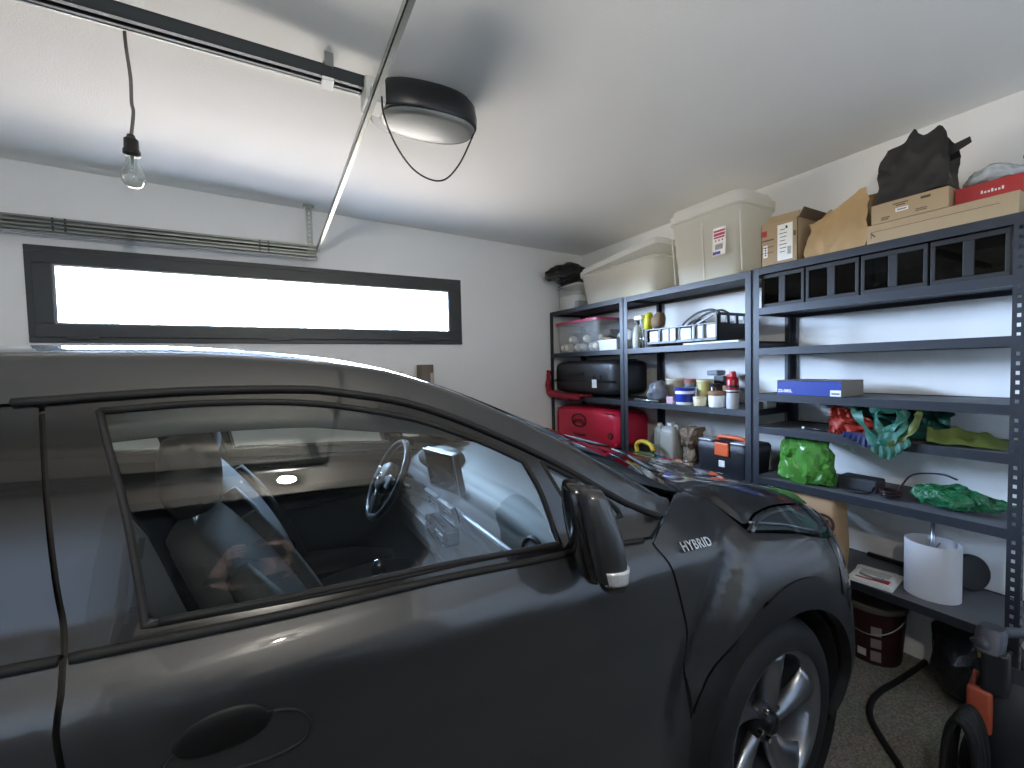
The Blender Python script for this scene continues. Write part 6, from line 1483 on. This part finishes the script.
for s in (-1, 1):
    b = NB(); secs = [(pp(.122*s,-.065+.245*t,.042), .044*k, .040*k*(1-.35*t), 2.6) for t, k in ((0,.6),(.12,.95),(.5,.95),(.8,1.05),(.95,.8),(1,.4))]
    blob(b, secs, 20, ax=(math.cos(PA),-math.sin(PA),0), ay=(0,0,1))
    for v in b.verts: v.co.z = max(v.co.z, .001)
    obj('shoe', b, M_RUBBER, person, True)
b = NB(); bmesh.ops.create_uvsphere(b, u_segments=28, v_segments=20, radius=1.)
for v in b.verts:
    x_, y_, z_ = v.co; f_ = 1.0 if (y_ < .35 or z_ > .45) else .80; v.co = pp(x_*.090*f_, -.008+y_*.104*f_, 1.672+z_*.100)
dl = [v for v in b.verts if v.co.z < 1.60]; bmesh.ops.delete(b, geom=dl, context='VERTS'); wrinkle(b, .006, 40, 3); obj('hair', b, M_HAIR, person, True)
for s in (-1, 1):
    b = NB(); bmesh.ops.create_uvsphere(b, u_segments=12, v_segments=8, radius=.0125); bmesh.ops.translate(b, verts=b.verts, vec=pp(.032*s,.092,1.655)); obj('eye', b, M_WHITEP, person, True)
b = NB(); tube(b, [pp(-.022,.088,1.592), pp(0,.096,1.590), pp(.022,.088,1.592)], [.003,.006,.003], 8); obj('mouth', b, mat('lips', (.60,.36,.33), .5), person, True)
ph = thing('phone', 'dark phone held level in both hands of the person in the doorway', 'phone', (0,-.02,1.46))
cpt = -FV*.024+Vector((0,0,1.5)); MP = Matrix(((RV.x,FV.x,0,cpt.x),(RV.y,FV.y,0,cpt.y),(0,0,1,cpt.z),(0,0,0,1)))
b = NB(); box(b, -.079,.079,-.004,.004,-.037,.037,.0035,3,MP); obj('phone_case', b, M_BLKPLA, ph)
b = NB(); box(b, -.075,.075,-.0052,-.0042,-.034,.034,.0004,1,MP); obj('phone_screen', b, mat('phone screen glass', (.08,.09,.1), .1, emit=((.6,.65,.7), .35)), ph)

# ------------------------------------------------------------------ lamp on the near wall above the doorway
bt = thing('wall_lamp', 'small round white lamp on the near wall above the doorway', 'wall lamp', (.12,YN+.03,2.22))
b = NB(); lathe(b, [(.0005,YN+.001),(.055,YN+.001),(.055,YN+.018),(.045,YN+.030),(.040,YN+.030)], (.12,0,2.22), 32, 'Y', cap0=False, cap1=False); obj('lamp_base', b, M_WHITEP, bt, autosmooth=40)
b = NB(); lathe(b, [(.040,YN+.030),(.036,YN+.040),(.025,YN+.047),(.0005,YN+.050)], (.12,0,2.22), 32, 'Y', cap0=False, cap1=False); bmesh.ops.recalc_face_normals(b, faces=b.faces); obj('diffuser', b, mat('lamp diffuser opal', (.95,.95,.93), .5, emit=((1,.97,.92), WLAMP)), bt, True)

# ------------------------------------------------------------------ daylight, lamp, camera
wd = bpy.data.worlds.new('daylight'); sc.world = wd; wd.use_nodes = True
nt = wd.node_tree; nt.nodes.clear()
wo = nt.nodes.new('ShaderNodeOutputWorld'); bg = nt.nodes.new('ShaderNodeBackground')
tc = nt.nodes.new('ShaderNodeTexCoord'); sp = nt.nodes.new('ShaderNodeSeparateXYZ'); nt.links.new(tc.outputs['Generated'], sp.inputs[0])
rp = nt.nodes.new('ShaderNodeValToRGB')       # sunlit ground below the horizon, hazy sky above it
e = rp.color_ramp.elements
e[0].position = .0; e[0].color = (GROUND[0],GROUND[1],GROUND[2],1); e[1].position = 1.; e[1].color = (SKY_T[0],SKY_T[1],SKY_T[2],1)
for pos, c in ((.492, GROUND), (.508, SKY_H)):
    q = e.new(pos); q.color = (c[0],c[1],c[2],1)
ma = nt.nodes.new('ShaderNodeMath'); ma.operation = 'MULTIPLY_ADD'; ma.inputs[1].default_value = .5; ma.inputs[2].default_value = .5
nt.links.new(sp.outputs['Z'], ma.inputs[0]); nt.links.new(ma.outputs[0], rp.inputs[0])
nt.links.new(rp.outputs[0], bg.inputs['Color']); bg.inputs['Strength'].default_value = DAY
nt.links.new(bg.outputs[0], wo.inputs[0])
pl = bpy.data.lights.new('window_portal', 'AREA'); pl.shape = 'RECTANGLE'; pl.size = WX1-WX0; pl.size_y = WZ1-WZ0; pl.cycles.is_portal = True
po = bpy.data.objects.new('window_portal', pl); COL.objects.link(po); po.location = ((WX0+WX1)/2, DW+.29, (WZ0+WZ1)/2); po.rotation_euler = (-PI/2, 0, 0)
cam = bpy.data.cameras.new('camera'); co = bpy.data.objects.new('camera', cam); COL.objects.link(co)
FPX, YAW, PITCH, ROLL = 425.5, math.radians(29.2909), math.radians(2.3700), math.radians(-1.3774)
cam.sensor_fit = 'HORIZONTAL'; cam.sensor_width = 36.; cam.lens = FPX/1024*36; cam.clip_start = .01
f = Vector((math.sin(YAW)*math.cos(PITCH), math.cos(YAW)*math.cos(PITCH), -math.sin(PITCH)))
r = Vector((math.cos(YAW), -math.sin(YAW), 0)); u = r.cross(f)
r2 = r*math.cos(ROLL)+u*math.sin(ROLL); u2 = -r*math.sin(ROLL)+u*math.cos(ROLL)
co.matrix_world = Matrix(((r2.x,u2.x,-f.x,0),(r2.y,u2.y,-f.y,0),(r2.z,u2.z,-f.z,1.5),(0,0,0,1)))
sc.camera = co
vs = sc.view_settings
vs.view_transform = 'Standard'; vs.look = 'None'; vs.gamma = 1.; vs.use_curve_mapping = False; vs.exposure = EXPO
cy = sc.cycles
cy.use_denoising = True; cy.denoiser = 'OPENIMAGEDENOISE'; cy.max_bounces = 14; cy.diffuse_bounces = 8; cy.glossy_bounces = 6
cy.transmission_bounces = 8; cy.transparent_max_bounces = 24; cy.caustics_reflective = False; cy.caustics_refractive = False; cy.sample_clamp_indirect = 6.
